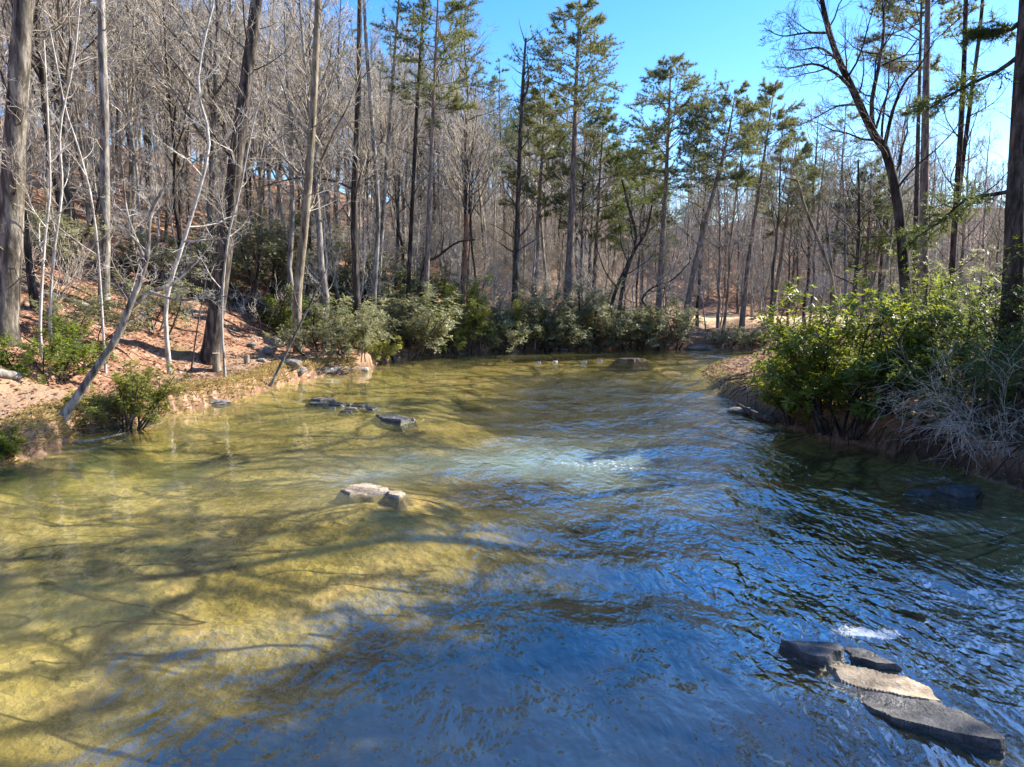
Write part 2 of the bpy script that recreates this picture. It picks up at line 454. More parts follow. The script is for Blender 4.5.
M['ground'] = ground_mat(); M['water'] = water_mat()
M['rock'] = rock_mat('wet_slate_rock', (.022, .021, .02), (.07, .067, .062), (.16, .153, .14), .22)
M['rockp'] = rock_mat('pale_ledge_rock', (.22, .16, .10), (.38, .30, .2), (.50, .43, .34), .6)
M['rockg'] = rock_mat('grey_rock', (.07, .06, .05), (.18, .16, .135), (.34, .31, .27), .85)

# ------------------------------------------------------------------ ground and water sheets
def polar(azs, rs):
    A_, R_ = np.meshgrid(np.radians(azs), rs, indexing='ij')
    na, nr = A_.shape
    x = (R_ * np.sin(A_)).ravel(); y = (R_ * np.cos(A_)).ravel()
    i = np.arange(na * nr).reshape(na, nr)
    Q = np.stack([i[1:, :-1], i[1:, 1:], i[:-1, 1:], i[:-1, :-1]], -1).reshape(-1, 4)
    return x, y, Q

azs = np.concatenate([np.linspace(-180, -46, 40)[:-1], np.linspace(-46, 46, 420), np.linspace(46, 180, 40)[1:]])
gx, gy, GQ = polar(azs, np.concatenate([[0.], np.geomspace(1.5, 900, 430)]))
gzv, ins, dL, dR = terrain(gx, gy)
az = np.degrees(np.arctan2(gx, gy))
d = np.minimum(dL, dR)
left = dL < dR
sand = np.where(left, 1 - sm((d - 1.5 - 1.2 * bumpy(gx, gy)) / 2.5), 1 - sm((d - 1.0) / 1.5))
sand = np.where((gy > 34) & left, sand * .3, sand)
spit = sm((gy - 16) / 6) * (1 - sm((gx - 10) / 4)) * ~left
sand = np.where(ins, 0, np.maximum(sand, spit))
field = sm((az - 11) / 3) * (1 - sm((az - 31) / 4)) * sm((d - 13) / 6) * (1 - sm((d - 28) / 6)) * left * ~ins
mud_shade = np.where(ins, 0, (1 - sm((gzv - .1) / np.where(left, .40, .42))) * np.where(left, .92, .9 * (1 - .6 * spit)))  # dark mud low on the banks, with undercut shade put into its colour
g = Geo(); g.add(np.stack([gx, gy, gzv], 1), GQ)
ground = link('ground', g.mesh('ground', M['ground'], attrs={'sand': sand, 'field': field, 'mud_shade': mud_shade}))
tag(ground, 'leaf covered ground of the banks and wooded slopes with the river bed', kind='structure')

wx, wy, WQ = polar(np.linspace(-50, 52, 420), np.geomspace(2.2, 160, 420))
wins = inside(np.stack([wx, wy], 1), POLY); wdL = dist_poly(np.stack([wx, wy], 1), LEFT); wdR = dist_poly(np.stack([wx, wy], 1), RIGHT)
keepv = wins | (np.minimum(wdL, wdR) < 1.2)
WQ = WQ[keepv[WQ].all(1)]
used = np.unique(WQ); remap = np.zeros(len(wx), int); remap[used] = np.arange(len(used))
WQ = remap[WQ]; wx, wy, wdL, wdR = wx[used], wy[used], wdL[used], wdR[used]
frac = wdL / (wdL + wdR)
wpx, wpy = pix(wx, wy, 0)
def blob(px, py, rx, ry, rot=0.):
    """a patch of water given where it lies on the surface (world ellipse, metres)"""
    c = on_z(px, py)
    dx, dy = wx - c[0], wy - c[1]
    cs, sn = math.cos(rot), math.sin(rot)
    u, w_ = (dx * cs + dy * sn) / rx, (-dx * sn + dy * cs) / ry
    return np.exp(-(u * u + w_ * w_))
bw = bumpy(wx * 1.5, wy * .8)
ripple = .10 + .9 * sm((frac - .30 + .12 * bw) / .22)
ripple = ripple * (.5 + .8 * sm(.5 + 1.6 * bumpy(wx * .8 + 3, wy * .35)))
ripple = ripple + .25 * blob(560, 460, 2.5, 2.5) - .2 * blob(790, 455, 2, 2) + .15 * blob(900, 580, 3, 2)
milk = .95 * blob(540, 470, 2.9, 2.8) * (.75 + 1.5 * bw) + .5 * blob(630, 455, 1.9, 1.4)
foam = .5 * blob(595, 462, 1.4, .5) + .42 * blob(510, 440, 1.5, .4) + .4 * blob(650, 470, 1.2, .35) + .35 * blob(540, 432, 1., .5) + .9 * blob(868, 634, .45, .16) + .35 * blob(955, 680, .6, .35) + .5 * blob(365, 409, 1.0, .3) + .5 * blob(425, 420, .6, .35) + .5 * blob(690, 363, 3.0, .5) + .5 * blob(930, 480, 1.0, .5) + .4 * blob(610, 384, 1.6, .5) + .35 * blob(560, 395, 2, .6)
wz = .010 * np.sin(2.1 * wy + .9 * np.sin(1.3 * wx) + .6 * wx) + .012 * np.sin(3.3 * wy - 1.1 * wx + 1.2 * np.sin(.9 * wx + .7 * wy)) + .007 * np.sin(5.2 * wx + 2.6 * wy)
wz = wz * np.clip(ripple * 1.6, .25, 1.3)
g = Geo(); g.add(np.stack([wx, wy, wz], 1), WQ)
water = link('river_water', g.mesh('river_water', M['water'], attrs={'silt': 1 - sm((frac - .22) / .2), 'ripple': np.clip(ripple, .05, 1.3), 'milk': np.clip(milk, 0, 1), 'foam': np.clip(foam, 0, 1)}))
tag(water, 'clear shallow river with blue sky ripples and golden bed', kind='structure')

# ------------------------------------------------------------------ plant kinds
def bare_crown(P, R, cfg, tg, cg):
    """limbs into tg, fine twigs into cg"""
    H = np.linalg.norm(np.diff(P[0], axis=0), axis=1).sum()
    lo = cfg.get('lo', .35)
    shp = cfg.get('shape', .75)
    L1 = lambda t, pl: pl * cfg.get('w', .3) * (1 - shp * (t - lo) / (1 - lo + 1e-6)) * np.ones_like(t)
    P1, R1 = spawn(P, R, cfg.get('n1', 18), lo, .98, cfg.get('ang', 55), L1, 6, cfg.get('up', .12), .16, cfg.get('th', .014), tip=.25, whorl=cfg.get('wh', 0))
    tubes(tg, P1, R1, 5)
    tk = cfg.get('tk', 1.)
    P2, R2 = spawn(P1, R1, cfg.get('n2', 6), .2, .97, 45, lambda t, pl: pl * .45 * (1.15 - .6 * t), 4, cfg.get('up', .12) * .8, .2, .011, tip=.35)
    tubes(cg, P2, R2 * tk, 3)
    P3, R3 = spawn(P2, R2, cfg.get('n3', 5), .25, 1, 42, lambda t, pl: pl * .5, 3, .08, .2, .010, tip=.4)
    tubes(cg, P3, np.maximum(R3 * tk, cfg.get('rmin', .004)), 3)
    if cfg.get('n4'):
        P4, R4 = spawn(P3, R3, cfg['n4'], .3, 1, 40, lambda t, pl: pl * .5, 3, .05, .2, .01, tip=.4)
        tubes(cg, P4, np.maximum(R4, cfg.get('rmin', .004)), 3)

def straight(h, lean=0., wig=.012, n=14):
    z = np.linspace(0, h, n)
    w_ = np.cumsum(rng.normal(0, wig * h / n * 3, (n, 2)), 0)
    la = rng.uniform(0, 6.28)
    p = np.stack([w_[:, 0] + lean * z * math.cos(la), w_[:, 1] + lean * z * math.sin(la), z], 1)
    p -= p[0]
    return p[None]

def taper(r, n, e=.85, tip=.12, flare=.35):
    t = np.linspace(0, 1, n)
    return (r * ((1 - t) ** e * (1 - tip) + tip) * (1 + flare * np.exp(-t * 22)))[None]

def tufts(geo, C, D, n, ln, wd, spread=.75):
    """bunches of needles: thin triangles from each centre"""
    k = len(C)
    d = nrm(D[:, None] * .55 + rng.normal(0, spread * .6, (k, n, 3)))
    l = ln * rng.uniform(.6, 1.2, (k, n, 1))
    side = nrm(np.cross(d, rng.normal(size=(k, n, 3)))) * wd
    base = np.repeat(C[:, None], n, 1)
    V = np.stack([base - side * .5, base + side * .5, base + d * l + side * .1], 2).reshape(-1, 3)
    geo.add(V, T=np.arange(len(V)).reshape(-1, 3))

def pine_crown(P, R, cfg, tg, cg):
    tc = cfg.get('tc', .55); Wd = cfg.get('w', 3.2)
    nb = cfg.get('n', 52)
    prof = cfg.get('prof', 1.2)
    def L1(t, pl):
        s = (t - tc) / (1 - tc)
        return Wd * ((1 - s ** prof) * np.minimum(1, .45 + s * 2.2) + .14)
    P1, R1 = spawn(P, R, nb, tc, .99, 78, L1, 6, cfg.get('up', .05), .07, .011, tip=.25, whorl=cfg.get('wh', 13))
    tubes(tg, P1, R1, 4)
    P2, R2 = spawn(P1, R1, 11, .3, 1., 42, lambda t, pl: pl * .36 * (1.2 - .6 * t) + .1, 3, .05, .1, .009, flat=.55)
    tubes(cg, P2, np.maximum(R2, .006), 3)
    l1 = np.linalg.norm(P1[:, -1] - P1[:, 0], axis=1).repeat(11)
    P2 = P2[rng.random(len(P2)) < np.clip(l1 / (.62 * Wd), .2, 1)]
    nt_ = cfg.get('tuft', 4)
    t = np.linspace(.3, 1, nt_)[None].repeat(len(P2), 0)
    S, T, _ = samp(P2, t)
    S1, T1, _ = samp(P1, np.linspace(.75, 1, 3)[None].repeat(len(P1), 0))
    S = np.vstack([S.reshape(-1, 3), S1.reshape(-1, 3)]); T = np.vstack([T.reshape(-1, 3), T1.reshape(-1, 3)])
    T = nrm(T + np.array([0, 0, .35]))
    tufts(cg, S, T, cfg.get('nn', 17), cfg.get('nl', .24), cfg.get('nw', .028))
    if cfg.get('dead', 1):
        P3, R3 = spawn(P, R, cfg.get('nd', 22), cfg.get('d0', .2), tc, 80, lambda t, pl: cfg.get('dl', 1.1) * np.ones_like(t), 4, -.02, .15, .012, tip=.2)
        tubes(tg, P3, R3, 4)
        P4, R4 = spawn(P3, R3, 3, .3, 1, 45, lambda t, pl: pl * .4, 3, 0, .15, .01)
        tubes(tg, P4, R4, 3)

def whorls(geo, C, D, n, ln, wd, droop=.15):
    """rosettes of folded leaves round each shoot tip"""
    k = len(C)
    N, B = frames(nrm(D))
    a = (np.arange(n)[None] * 2 * PI / n + rng.random((k, 1)) * 6.28 + rng.normal(0, .25, (k, n)))[..., None]
    rad = np.cos(a) * N[:, None] + np.sin(a) * B[:, None]
    e = rng.uniform(.1, .75, (k, n, 1))
    d = nrm(rad + D[:, None] * e - np.array([0, 0, droop]) + rng.normal(0, .12, (k, n, 3)))
    l = ln * rng.uniform(.6, 1.2, (k, n, 1))
    side = nrm(np.cross(d, D[:, None] + .01)); upv = np.cross(side, d)
    base = C[:, None] + rng.normal(0, ln * .12, (k, n, 3))
    mid = base + d * l * .5
    V = np.stack([base, mid + side * wd + upv * wd * .35, base + d * l, mid - side * wd + upv * wd * .35], 2).reshape(-1, 3)
    i = np.arange(k * n)[:, None] * 4
    T = np.concatenate([i + [0, 2, 1], i + [0, 3, 2]], 1).reshape(-1, 3)
    geo.add(V, T=T)

def shrub(h, w, stems=8, n1=6, n2=6, leaves=6, ln=.13, wd=.02, two=True, base=None, lf=1., up=.18):
    """a leafy evergreen bush: stems geo, leaves geo"""
    tg, cg = Geo(), Geo()
    a = rng.uniform(0, 6.28, stems); rr = np.sqrt(rng.random(stems)) * w * .22
    S = np.stack([rr * np.cos(a), rr * np.sin(a), np.full(stems, -.15)], 1)
    out = rng.uniform(.1, 1., stems)
    D = nrm(np.stack([np.cos(a) * out * w / h, np.sin(a) * out * w / h, np.ones(stems)], 1))
    L = h * rng.uniform(.6, 1.0, stems) * np.where(out > .6, .95, 1)
    pts = [S]; p = S
    for j in range(5):
        D = nrm(D + np.array([0, 0, .05]) + rng.normal(0, .16, D.shape)); p = p + D * (L / 5)[:, None]; pts.append(p)
    P = np.stack(pts, 1); R = (.014 * h + .006) * np.linspace(1, .35, 6)[None] * rng.uniform(.7, 1.2, (stems, 1))
    tubes(tg, P, R, 5)
    P1, R1 = spawn(P, R, n1, .2, 1, 50, lambda t, pl: pl * .42 * (1.1 - .4 * t), 4, up, .18, .014)
    tubes(tg, P1, R1, 4)
    P2, R2 = spawn(P1, R1, n2, .25, 1, 45, lambda t, pl: pl * .4, 3, up, .15, .012)
    tubes(tg, P2, R2, 3)
    ends = P2[:, -1]; dirs = nrm(P2[:, -1] - P2[:, -2] + np.array([0, 0, .5]) * .3)
    e1 = P1[:, -1]; d1 = nrm(P1[:, -1] - P1[:, -2])
    C = np.vstack([ends, e1]); Dd = np.vstack([dirs, nrm(d1 + np.array([0, 0, .4]))])
    if two:
        C = np.vstack([C, P2[:, 1]]); Dd = np.vstack([Dd, dirs])
    keep = (rng.random(len(C)) < lf) & (C[:, 2] > .05)
    whorls(cg, C[keep], Dd[keep], leaves, ln, wd)
    return tg, cg

def brush(h, w, stems=9, n1=7, n2=6, up=.1, rmin=.003, droop=0., thin=1.):
    tg, cg = Geo(), Geo()
    a = rng.uniform(0, 6.28, stems)
    S = np.stack([.15 * w * np.cos(a), .15 * w * np.sin(a), np.full(stems, -.1)], 1)
    D = nrm(np.stack([np.cos(a) * w / h * .6, np.sin(a) * w / h * .6, np.ones(stems)], 1))
    L = h * rng.uniform(.7, 1.1, stems); pts = [S]; p = S
    for j in range(5):
        D = nrm(D + np.array([0, 0, .02 - droop * j * .2]) + rng.normal(0, .14, D.shape)); p = p + D * (L / 5)[:, None]; pts.append(p)
    P = np.stack(pts, 1); R = thin * (.007 * h + .003) * np.linspace(1, .3, 6)[None].repeat(stems, 0)
    tubes(tg, P, R, 4)
    P1, R1 = spawn(P, R, n1, .2, 1, 42, lambda t, pl: pl * .4, 4, up - droop, .18, .012)
    tubes(cg, P1, R1, 3)
    P2, R2 = spawn(P1, R1, n2, .2, 1, 42, lambda t, pl: pl * .45, 3, up - droop, .2, .012)
    tubes(cg, P2, np.maximum(R2, rmin), 3)
    return tg, cg

# ------------------------------------------------------------------ hero trees, traced where they stand
def base_of(px, py, Y=None):
    if Y is None: return on_ground(px, py)
    p = at(px, py, Y); p[2] = gz(p[0], p[1]); return p

def hero_path(pts, Y, n=18, lean=0.):
    """pts in photo pixels from low to high; Y metres ahead; lean metres of depth change at the top"""
    k = len(pts)
    P = [at(px, py, Y + lean * i / max(k - 1, 1)) for i, (px, py) in enumerate(pts)]
    z0 = gz(P[0][0], P[0][1])
    if P[0][2] > z0 + .3: P = [np.array([P[0][0], P[0][1], z0 - .2])] + P
    else: P[0] = np.array([P[0][0], P[0][1], z0 - .2])
    return spline(P, n)[None]

def finish(name, label, cat, base, parts, group=None):
    """parts: (part name, geo, materials, tri_mat)"""
    t = thing(name, label, cat, tuple(base), group)
    for pn, ge, ms, tm in parts:
        if ge.n: link(pn, ge.mesh(pn, ms, shift=np.asarray(base), tri_mat=tm), t)
    return t

LAND = []      # (pixel x, phrase) landmarks for the labels of the unnamed trees

def hero_bare(pts, Y, r, label, bm='grey', tm='twig', cfg=None, limbs=(), name='bare_tree', n=20, lean=0., flare=.35, cat='tree', tip=.3):
    if Y is None: Y = on_ground(*pts[0])[1]
    P = hero_path(pts, Y, n, lean); R = taper(r, n, .7, tip, flare)
    tg, cg = Geo(), Geo()
    tubes(tg, P, R, 12, .035)
    if cfg: bare_crown(P, R, cfg, tg, cg)
    for lp, lr, dY in limbs:
        k = len(lp)
        LP = spline([at(a, b, Y + dY * i / (k - 1)) for i, (a, b) in enumerate(lp)], 12)[None]
        LR = np.linspace(lr, lr * .22, 12)[None]
        tubes(tg, LP, LR, 8, .03)
        if cfg and cfg.get('limb', 1):
            c2 = dict(cfg); c2.update(lo=.2, n1=cfg.get('ln1', 9), w=cfg.get('lw', .35), up=cfg.get('lup', .05))
            bare_crown(LP, LR, c2, tg, cg)
    return finish(name, label, cat, P[0, 0] + np.array([0, 0, .2]), [('trunk', tg, M[bm], 0), ('crown', cg, M[tm], 0)])

def hero_pine(pts, Y, r, label, cfg, mats=('pine', 'needle'), n=20, lean=0., name='pine_tree'):
    if Y is None: Y = on_ground(*pts[0])[1]
    P = hero_path(pts, Y, n, lean); R = taper(r, n, .8, .1)
    tg, cg = Geo(), Geo()
    tubes(tg, P, R, 10, .03)
    pine_crown(P, R, cfg, tg, cg)
    return finish(name, label, 'tree', P[0, 0] + np.array([0, 0, .2]), [('trunk', tg, M[mats[0]], 0), ('crown', cg, [M[mats[0]], M[mats[1]]], 1)])

NEAR = dict(lo=.3, n1=16, n2=7, n3=6, n4=2, w=.2, rmin=.0035)
# left bank
hero_bare([(4, 352), (10, 240), (16, 120), (24, 0), (32, -130)], 20.5, .32, 'thickest two-toned furrowed trunk, standing behind the dark green bush on the bank', 'mott', 'twig',
          dict(NEAR, lo=.12, w=.13, n1=26, n3=5, n4=0), tip=.55)
LAND.append((16, 'the thickest trunk'))
hero_bare([(104, 308), (105, 200), (104, 100), (101, 0), (100, -120)], 27, .18, 'straight slim grey trunk with dark left side, halfway up the leafy slope', 'grey', 'twig', dict(NEAR, w=.16, n1=14, n4=0), tip=.5)
LAND.append((104, 'the straight slim trunk'))
hero_bare([(209, 362), (222, 270), (236, 160), (249, 60), (258, -10), (268, -130)], None, .30, 'thick dark trunk leaning right beside the two small stumps', 'dark', 'twig', dict(NEAR, lo=.25, w=.2, n1=18), tip=.4)
LAND.append((236, 'the thick leaning trunk'))
hero_bare([(57, 418), (85, 385), (118, 335), (128, 310), (146, 262), (150, 215), (163, 190)], None, .092, 'forked grey tree leaning far out over the bank, its base at the sandy edge', 'grey', 'palet',
          dict(lo=.45, n1=8, n2=6, n3=5, w=.28, rmin=.003, limb=1, ln1=9, lw=.3), tip=.3, flare=.25,
          limbs=[([(126, 312), (150, 292), (172, 284), (196, 262), (214, 240)], .06, 1.0), ([(150, 292), (178, 300), (205, 298), (235, 296)], .035, -.8),
                 ([(146, 262), (128, 215), (122, 160)], .035, .8)])
hero_bare([(190, 372), (197, 330), (206, 280), (214, 225)], None, .028, 'thin dark straight stick of a sapling between the yellow bush and leaning trunk', 'dark', 'twig', dict(lo=.5, n1=6, n2=4, n3=3, w=.2, rmin=.003), name='sapling', tip=.4)
hero_bare([(268, 386), (290, 345), (314, 296), (330, 262)], None, .05, 'thin bare sapling slanting right from the undercut bank edge', 'grey', 'twig', dict(lo=.55, n1=6, n2=4, n3=3, w=.22, rmin=.003), name='sapling', tip=.4)
for lb, pts, Y, r in [('pale twin sapling, left stem, rising through the dark green bush', [(40, 330), (44, 250), (50, 190), (48, 120), (44, 40)], 21, .045),
                  ('pale twin sapling, right stem, kinked above the dark green bush', [(50, 330), (53, 262), (62, 190), (60, 130), (74, 60), (80, 0)], 21.5, .045),
                  ('crooked white sapling snaking up behind the forked leaning tree', [(166, 305), (184, 240), (206, 165), (208, 130), (198, 90), (203, 45), (214, 0), (216, -40)], 24, .07),
                  ('white sapling crossing in front of the thick leaning trunk', [(222, 312), (228, 240), (240, 190), (252, 130), (262, 90)], 23, .04),
                  ('pale forked sapling left of the straight slim trunk', [(96, 230), (82, 160), (66, 110), (56, 60), (48, 20)], 22, .035)]:
    hero_bare(pts, Y, r, lb, 'pale', 'palet', dict(lo=.3, n1=10, n2=5, n3=4, w=.16, rmin=.003), name='sapling', tip=.35)
hero_bare([(62, 285), (78, 250), (92, 224), (100, 195), (105, 160)], None, .08, 'short dark leaning trunk on the bare leaf slope behind the pale saplings', 'dark', 'twig', dict(lo=.5, n1=7, n2=5, n3=4, w=.3), tip=.4)
hero_bare([(297, 303), (306, 210), (313, 110), (318, 0), (321, -110)], 31, .19, 'sunlit tan trunk rising from the shrubs above the rotting log', 'tan', 'twig', dict(NEAR, w=.16, n1=14, n4=0), tip=.45)
LAND.append((308, 'the sunlit tan trunk'))
hero_bare([(357, 300), (354, 215), (358, 100), (360, 0), (362, -80)], 34, .17, 'dark trunk forking low where the long arching branch crosses it', 'dark', 'twig', dict(NEAR, w=.15, n1=14, n4=0), tip=.45,
          limbs=[([(355, 190), (330, 180), (300, 178), (278, 182), (250, 190)], .055, -2.), ([(296, 178), (312, 150), (330, 120), (338, 110)], .035, -1.)])
LAND.append((358, 'the low-forked dark trunk'))
hero_bare([(374, 300), (378, 215), (372, 120), (366, 40), (362, -50)], 36, .13, 'grey trunk bowing left just behind the low-forked dark trunk', 'grey', 'twig', dict(NEAR, w=.15, n1=12, n4=0), tip=.4)
hero_bare([(408, 300), (413, 190), (418, 90), (424, 0), (426, -50)], 38, .12, 'slim straight dark trunk above the big pale green shrub', 'dark', 'twig', dict(NEAR, w=.12, n1=12, n4=0), tip=.4)
hero_bare([(378, 300), (384, 200), (392, 90), (399, 0), (402, -40)], 39, .12, 'slender grey trunk with a pale side limb near the two pines', 'grey', 'twig', dict(NEAR, w=.13, n1=12, n4=0), tip=.4, limbs=[([(384, 190), (395, 120), (420, 104)], .04, 1)])
hero_pine([(426, 300), (430, 190), (434, 90), (438, 0), (440, -40)], 38, .17, 'pine with wide tiered branches whose crown meets the open sky on its right', dict(tc=.6, w=2.9, n=44, nd=26, d0=.3, dl=1.3))
LAND.append((434, 'the sky-edge pine'))
hero_bare([(463, 318), (464, 280), (466, 250), (467, 214)], 41, .15, 'broken off reddish trunk with stripped orange wood', 'red', 'twig', None, name='snag', tip=.75, flare=.2)
LAND.append((465, 'the broken red snag'))
hero_bare([(422, 272), (440, 255), (456, 243), (470, 240), (480, 240)], 40.2, .09, 'dark fallen limb arching up against the broken red snag', 'log', 'twig', dict(lo=.2, n1=6, n2=4, n3=3, w=.35), name='fallen_limb', tip=.4, flare=0, limbs=[([(441, 255), (444, 230), (440, 222)], .04, .5)], cat='limb')
# centre
hero_bare([(514, 318), (517, 240), (520, 150), (523, 80), (526, 38)], 43, .2, 'dead pine with bare stubby whorled branches in front of a dense pine', 'dark', 'darkt', dict(lo=.3, n1=48, n2=3, n3=2, w=.11, ang=66, shape=.4, up=.16, limb=0, th=.026, wh=14), tip=.25,
          limbs=[([(519, 110), (528, 85), (527, 55)], .09, 0)])
LAND.append((520, 'the dead whorled pine'))
hero_pine([(533, 312), (538, 220), (543, 140), (545, 82)], 48, .2, 'dense narrow pine close behind the dead whorled pine', dict(tc=.45, w=2.7, n=60, nd=14))
hero_pine([(566, 320), (571, 230), (575, 120), (578, 40), (580, -4)], 43, .26, 'tallest tiered pine, its crown alone high against the blue sky', dict(tc=.60, w=3.2, n=52, nd=26, d0=.35, dl=1.6, up=.06, prof=1.5))
LAND.append((573, 'the tallest tiered pine'))
hero_pine([(592, 318), (597, 230), (601, 160), (604, 112)], 48, .17, 'round-topped dark pine right of the tallest tiered pine', dict(tc=.42, w=3.1, n=60, nd=16), mats=('pine', 'needled'))
LAND.append((600, 'the round-topped pine'))
hero_pine([(658, 322), (662, 250), (667, 160), (671, 62)], 44, .21, 'broad feathery pine between the round-topped pine and the leaning pine', dict(tc=.55, w=3.9, n=56, nd=20, d0=.3, up=.05))
LAND.append((666, 'the broad feathery pine'))
hero_pine([(641, 316), (643, 250), (645, 180), (648, 130)], 52, .17, 'dense green pine tucked left of the broad feathery pine', dict(tc=.35, w=2.8, n=60, nd=10), mats=('pine', 'needled'))
hero_pine([(686, 318), (694, 270), (710, 205), (726, 145), (736, 90)], 43, .19, 'pine with a kinked trunk leaning well to the right', dict(tc=.62, w=3.0, n=44, nd=14, d0=.35))
LAND.append((712, 'the leaning pine'))
hero_pine([(742, 322), (750, 250), (762, 170), (775, 84)], 46, .17, 'slender pine slanting up to a small open tuft of crown', dict(tc=.72, w=2.3, n=30, nd=14, d0=.3))
LAND.append((760, 'the slender open pine'))
hero_pine([(772, 318), (782, 250), (790, 190), (798, 134)], 52, .16, 'pine with a full yellowish crown right of the slender open pine', dict(tc=.5, w=2.9, n=50, nd=10))
for lb, pts, Y, r in [('curved dark trunk bending right in the clump on the red leaf floor', [(608, 322), (616, 290), (634, 252), (646, 232), (652, 205)], 42, .12),
                      ('forked reddish trunk, the middle one of the clump on the red leaf floor', [(618, 322), (624, 280), (636, 240), (628, 205), (622, 180)], 43, .13),
                      ('low dark trunk arching over the bank shrubs beside the leaf floor clump', [(650, 312), (642, 300), (652, 288), (672, 280), (690, 262)], 41, .08)]:
    hero_bare(pts, Y, r, lb, 'dark', 'twig', dict(lo=.35, n1=10, n2=5, n3=4, w=.35), tip=.35)
# right bank
hero_bare([(908, 330), (904, 270), (898, 205), (886, 152), (873, 133), (852, 88), (833, 45), (820, -10), (812, -70)], 21, .17, 'large bare tree with dark crooked limbs spreading against the sky', 'dark', 'darkt',
          dict(lo=.4, n1=16, n2=6, n3=6, w=.22, rmin=.004, ln1=11, lw=.42, lup=.04), tip=.16, n=26,
          limbs=[([(852, 90), (838, 75), (815, 64), (790, 68), (775, 66)], .05, -1.5), ([(838, 60), (820, 48), (800, 50), (786, 48)], .04, 1.5), ([(826, 33), (805, 33), (782, 36), (764, 28)], .035, -1),
                 ([(873, 132), (872, 100), (880, 60), (884, 20), (878, -40)], .075, 1.5), ([(884, 148), (893, 110), (905, 82), (918, 68), (935, 40)], .06, -1.5), ([(876, 128), (885, 100), (898, 70)], .04, 1),
                 ([(860, 105), (838, 106), (815, 118), (798, 126)], .03, 1.)])
LAND.append((885, 'the crooked-limbed tree'))
hero_pine([(922, 330), (924, 200), (926, 90), (928, 0), (931, -170)], 23, .17, 'straight reddish pine trunk running up out of the photo', dict(tc=.86, w=3.2, n=22, nd=12, d0=.3, dl=.6), mats=('pine', 'needle'))
hero_pine([(914, 320), (917, 180), (920, 60), (923, -60)], 30, .13, 'thinner grey pine trunk close behind the reddish pine', dict(tc=.7, w=2.6, n=30, nd=10, d0=.3), mats=('dark', 'needle'))
hero_bare([(950, 300), (957, 190), (963, 90), (966, 0), (968, -60)], 28, .12, 'left of two slender dark trunks that rise close together by the reddish pine', 'dark', 'darkt', dict(NEAR, w=.15, n1=14, n4=0), tip=.45)
hero_bare([(953, 250), (963, 160), (972, 90), (981, 20), (986, -60)], 28.6, .1, 'right of two slender dark trunks, slanting away from its neighbour', 'dark', 'darkt', dict(NEAR, w=.15, n1=14, n4=0), tip=.45)
hero_pine([(1012, 300), (1015, 200), (1021, 80), (1028, -60), (1034, -200)], 15, .23, 'massive dark trunk with low drooping evergreen boughs over the thicket', dict(tc=.8, w=3., n=20, nd=6, d0=.4, dl=.8), mats=('log', 'needled'))
hero_bare([(852, 320), (858, 250), (859, 195), (858, 160)], 26, .09, 'small bare tree with a straight dark stem beyond the bright bush', 'dark', 'darkt', dict(lo=.35, n1=14, n2=6, n3=5, w=.35, rmin=.004), tip=.3)
hero_bare([(834, 330), (832, 280), (820, 245), (804, 205), (797, 180), (786, 178)], 24, .07, 'yellowish bare tree with crooked upright stems above the bright bush', 'tan', 'twig', dict(lo=.5, n1=6, n2=4, n3=3, w=.14, rmin=.003, ln1=4, lw=.2), tip=.45,
          limbs=[([(833, 282), (829, 240), (824, 215), (818, 200)], .045, .3), ([(832, 275), (826, 225), (830, 190), (826, 170)], .04, .6)])
hero_pine([(862, 318), (868, 240), (872, 165)], 46, .15, 'low broad pine glimpsed behind the crooked-limbed tree', dict(tc=.4, w=3.0, n=50, nd=8), mats=('pine', 'needled'))

# drooping evergreen boughs of the massive dark trunk
def bough(pts, Y, r, label, m='needled', nn=7):
    LP = spline([at(a, b, Y + i * .15) for i, (a, b) in enumerate(pts)], 10)[None]
    LR = np.linspace(r, r * .2, 10)[None]
    tg, cg = Geo(), Geo()
    tubes(tg, LP, LR, 6)
    P1, R1 = spawn(LP, LR, 18, .12, 1, 50, lambda t, pl: pl * .3 * (1.15 - .6 * t), 5, -.07, .1, .01, flat=.3)
    tubes(tg, P1, R1, 4)
    P2, R2 = spawn(P1, R1, 7, .15, 1, 42, lambda t, pl: pl * .42, 3, -.06, .1, .01, flat=.4)
    tubes(cg, P2, np.maximum(R2, .003), 3)
    t = np.linspace(.2, 1, 4)[None].repeat(len(P2), 0)
    S, T, _ = samp(P2, t)
    tufts(cg, S.reshape(-1, 3), T.reshape(-1, 3), nn - 2, .15, .016)
    return tg, cg
root = [o for o in bpy.data.objects if o.get('label', '').startswith('massive dark')][0]
for i, pts in enumerate([[(1020, 55), (1000, 70), (975, 82), (940, 100), (915, 112)], [(1018, 190), (990, 195), (965, 200), (940, 222), (915, 238)], [(1022, 20), (1010, 30), (990, 30), (968, 36)]]):
    tg, cg = bough(pts, 15, .05, '')
    b = link('bough', tg.mesh('bough', M['log'], shift=np.array(root.location)), root)
    link('foliage', cg.mesh('foliage', [M['log'], M['needled']], shift=np.array(root.location), tri_mat=1), b)

# ------------------------------------------------------------------ the wood: unnamed trees, saplings, brush
LAND.sort()
def slot(px):
    lo = [l for l in LAND if l[0] <= px]; hi = [l for l in LAND if l[0] > px]
    if not lo: return 'beside ' + hi[0][1]
    if not hi: return 'beyond ' + lo[-1][1]
    return 'between %s and %s' % (lo[-1][1], hi[0][1])

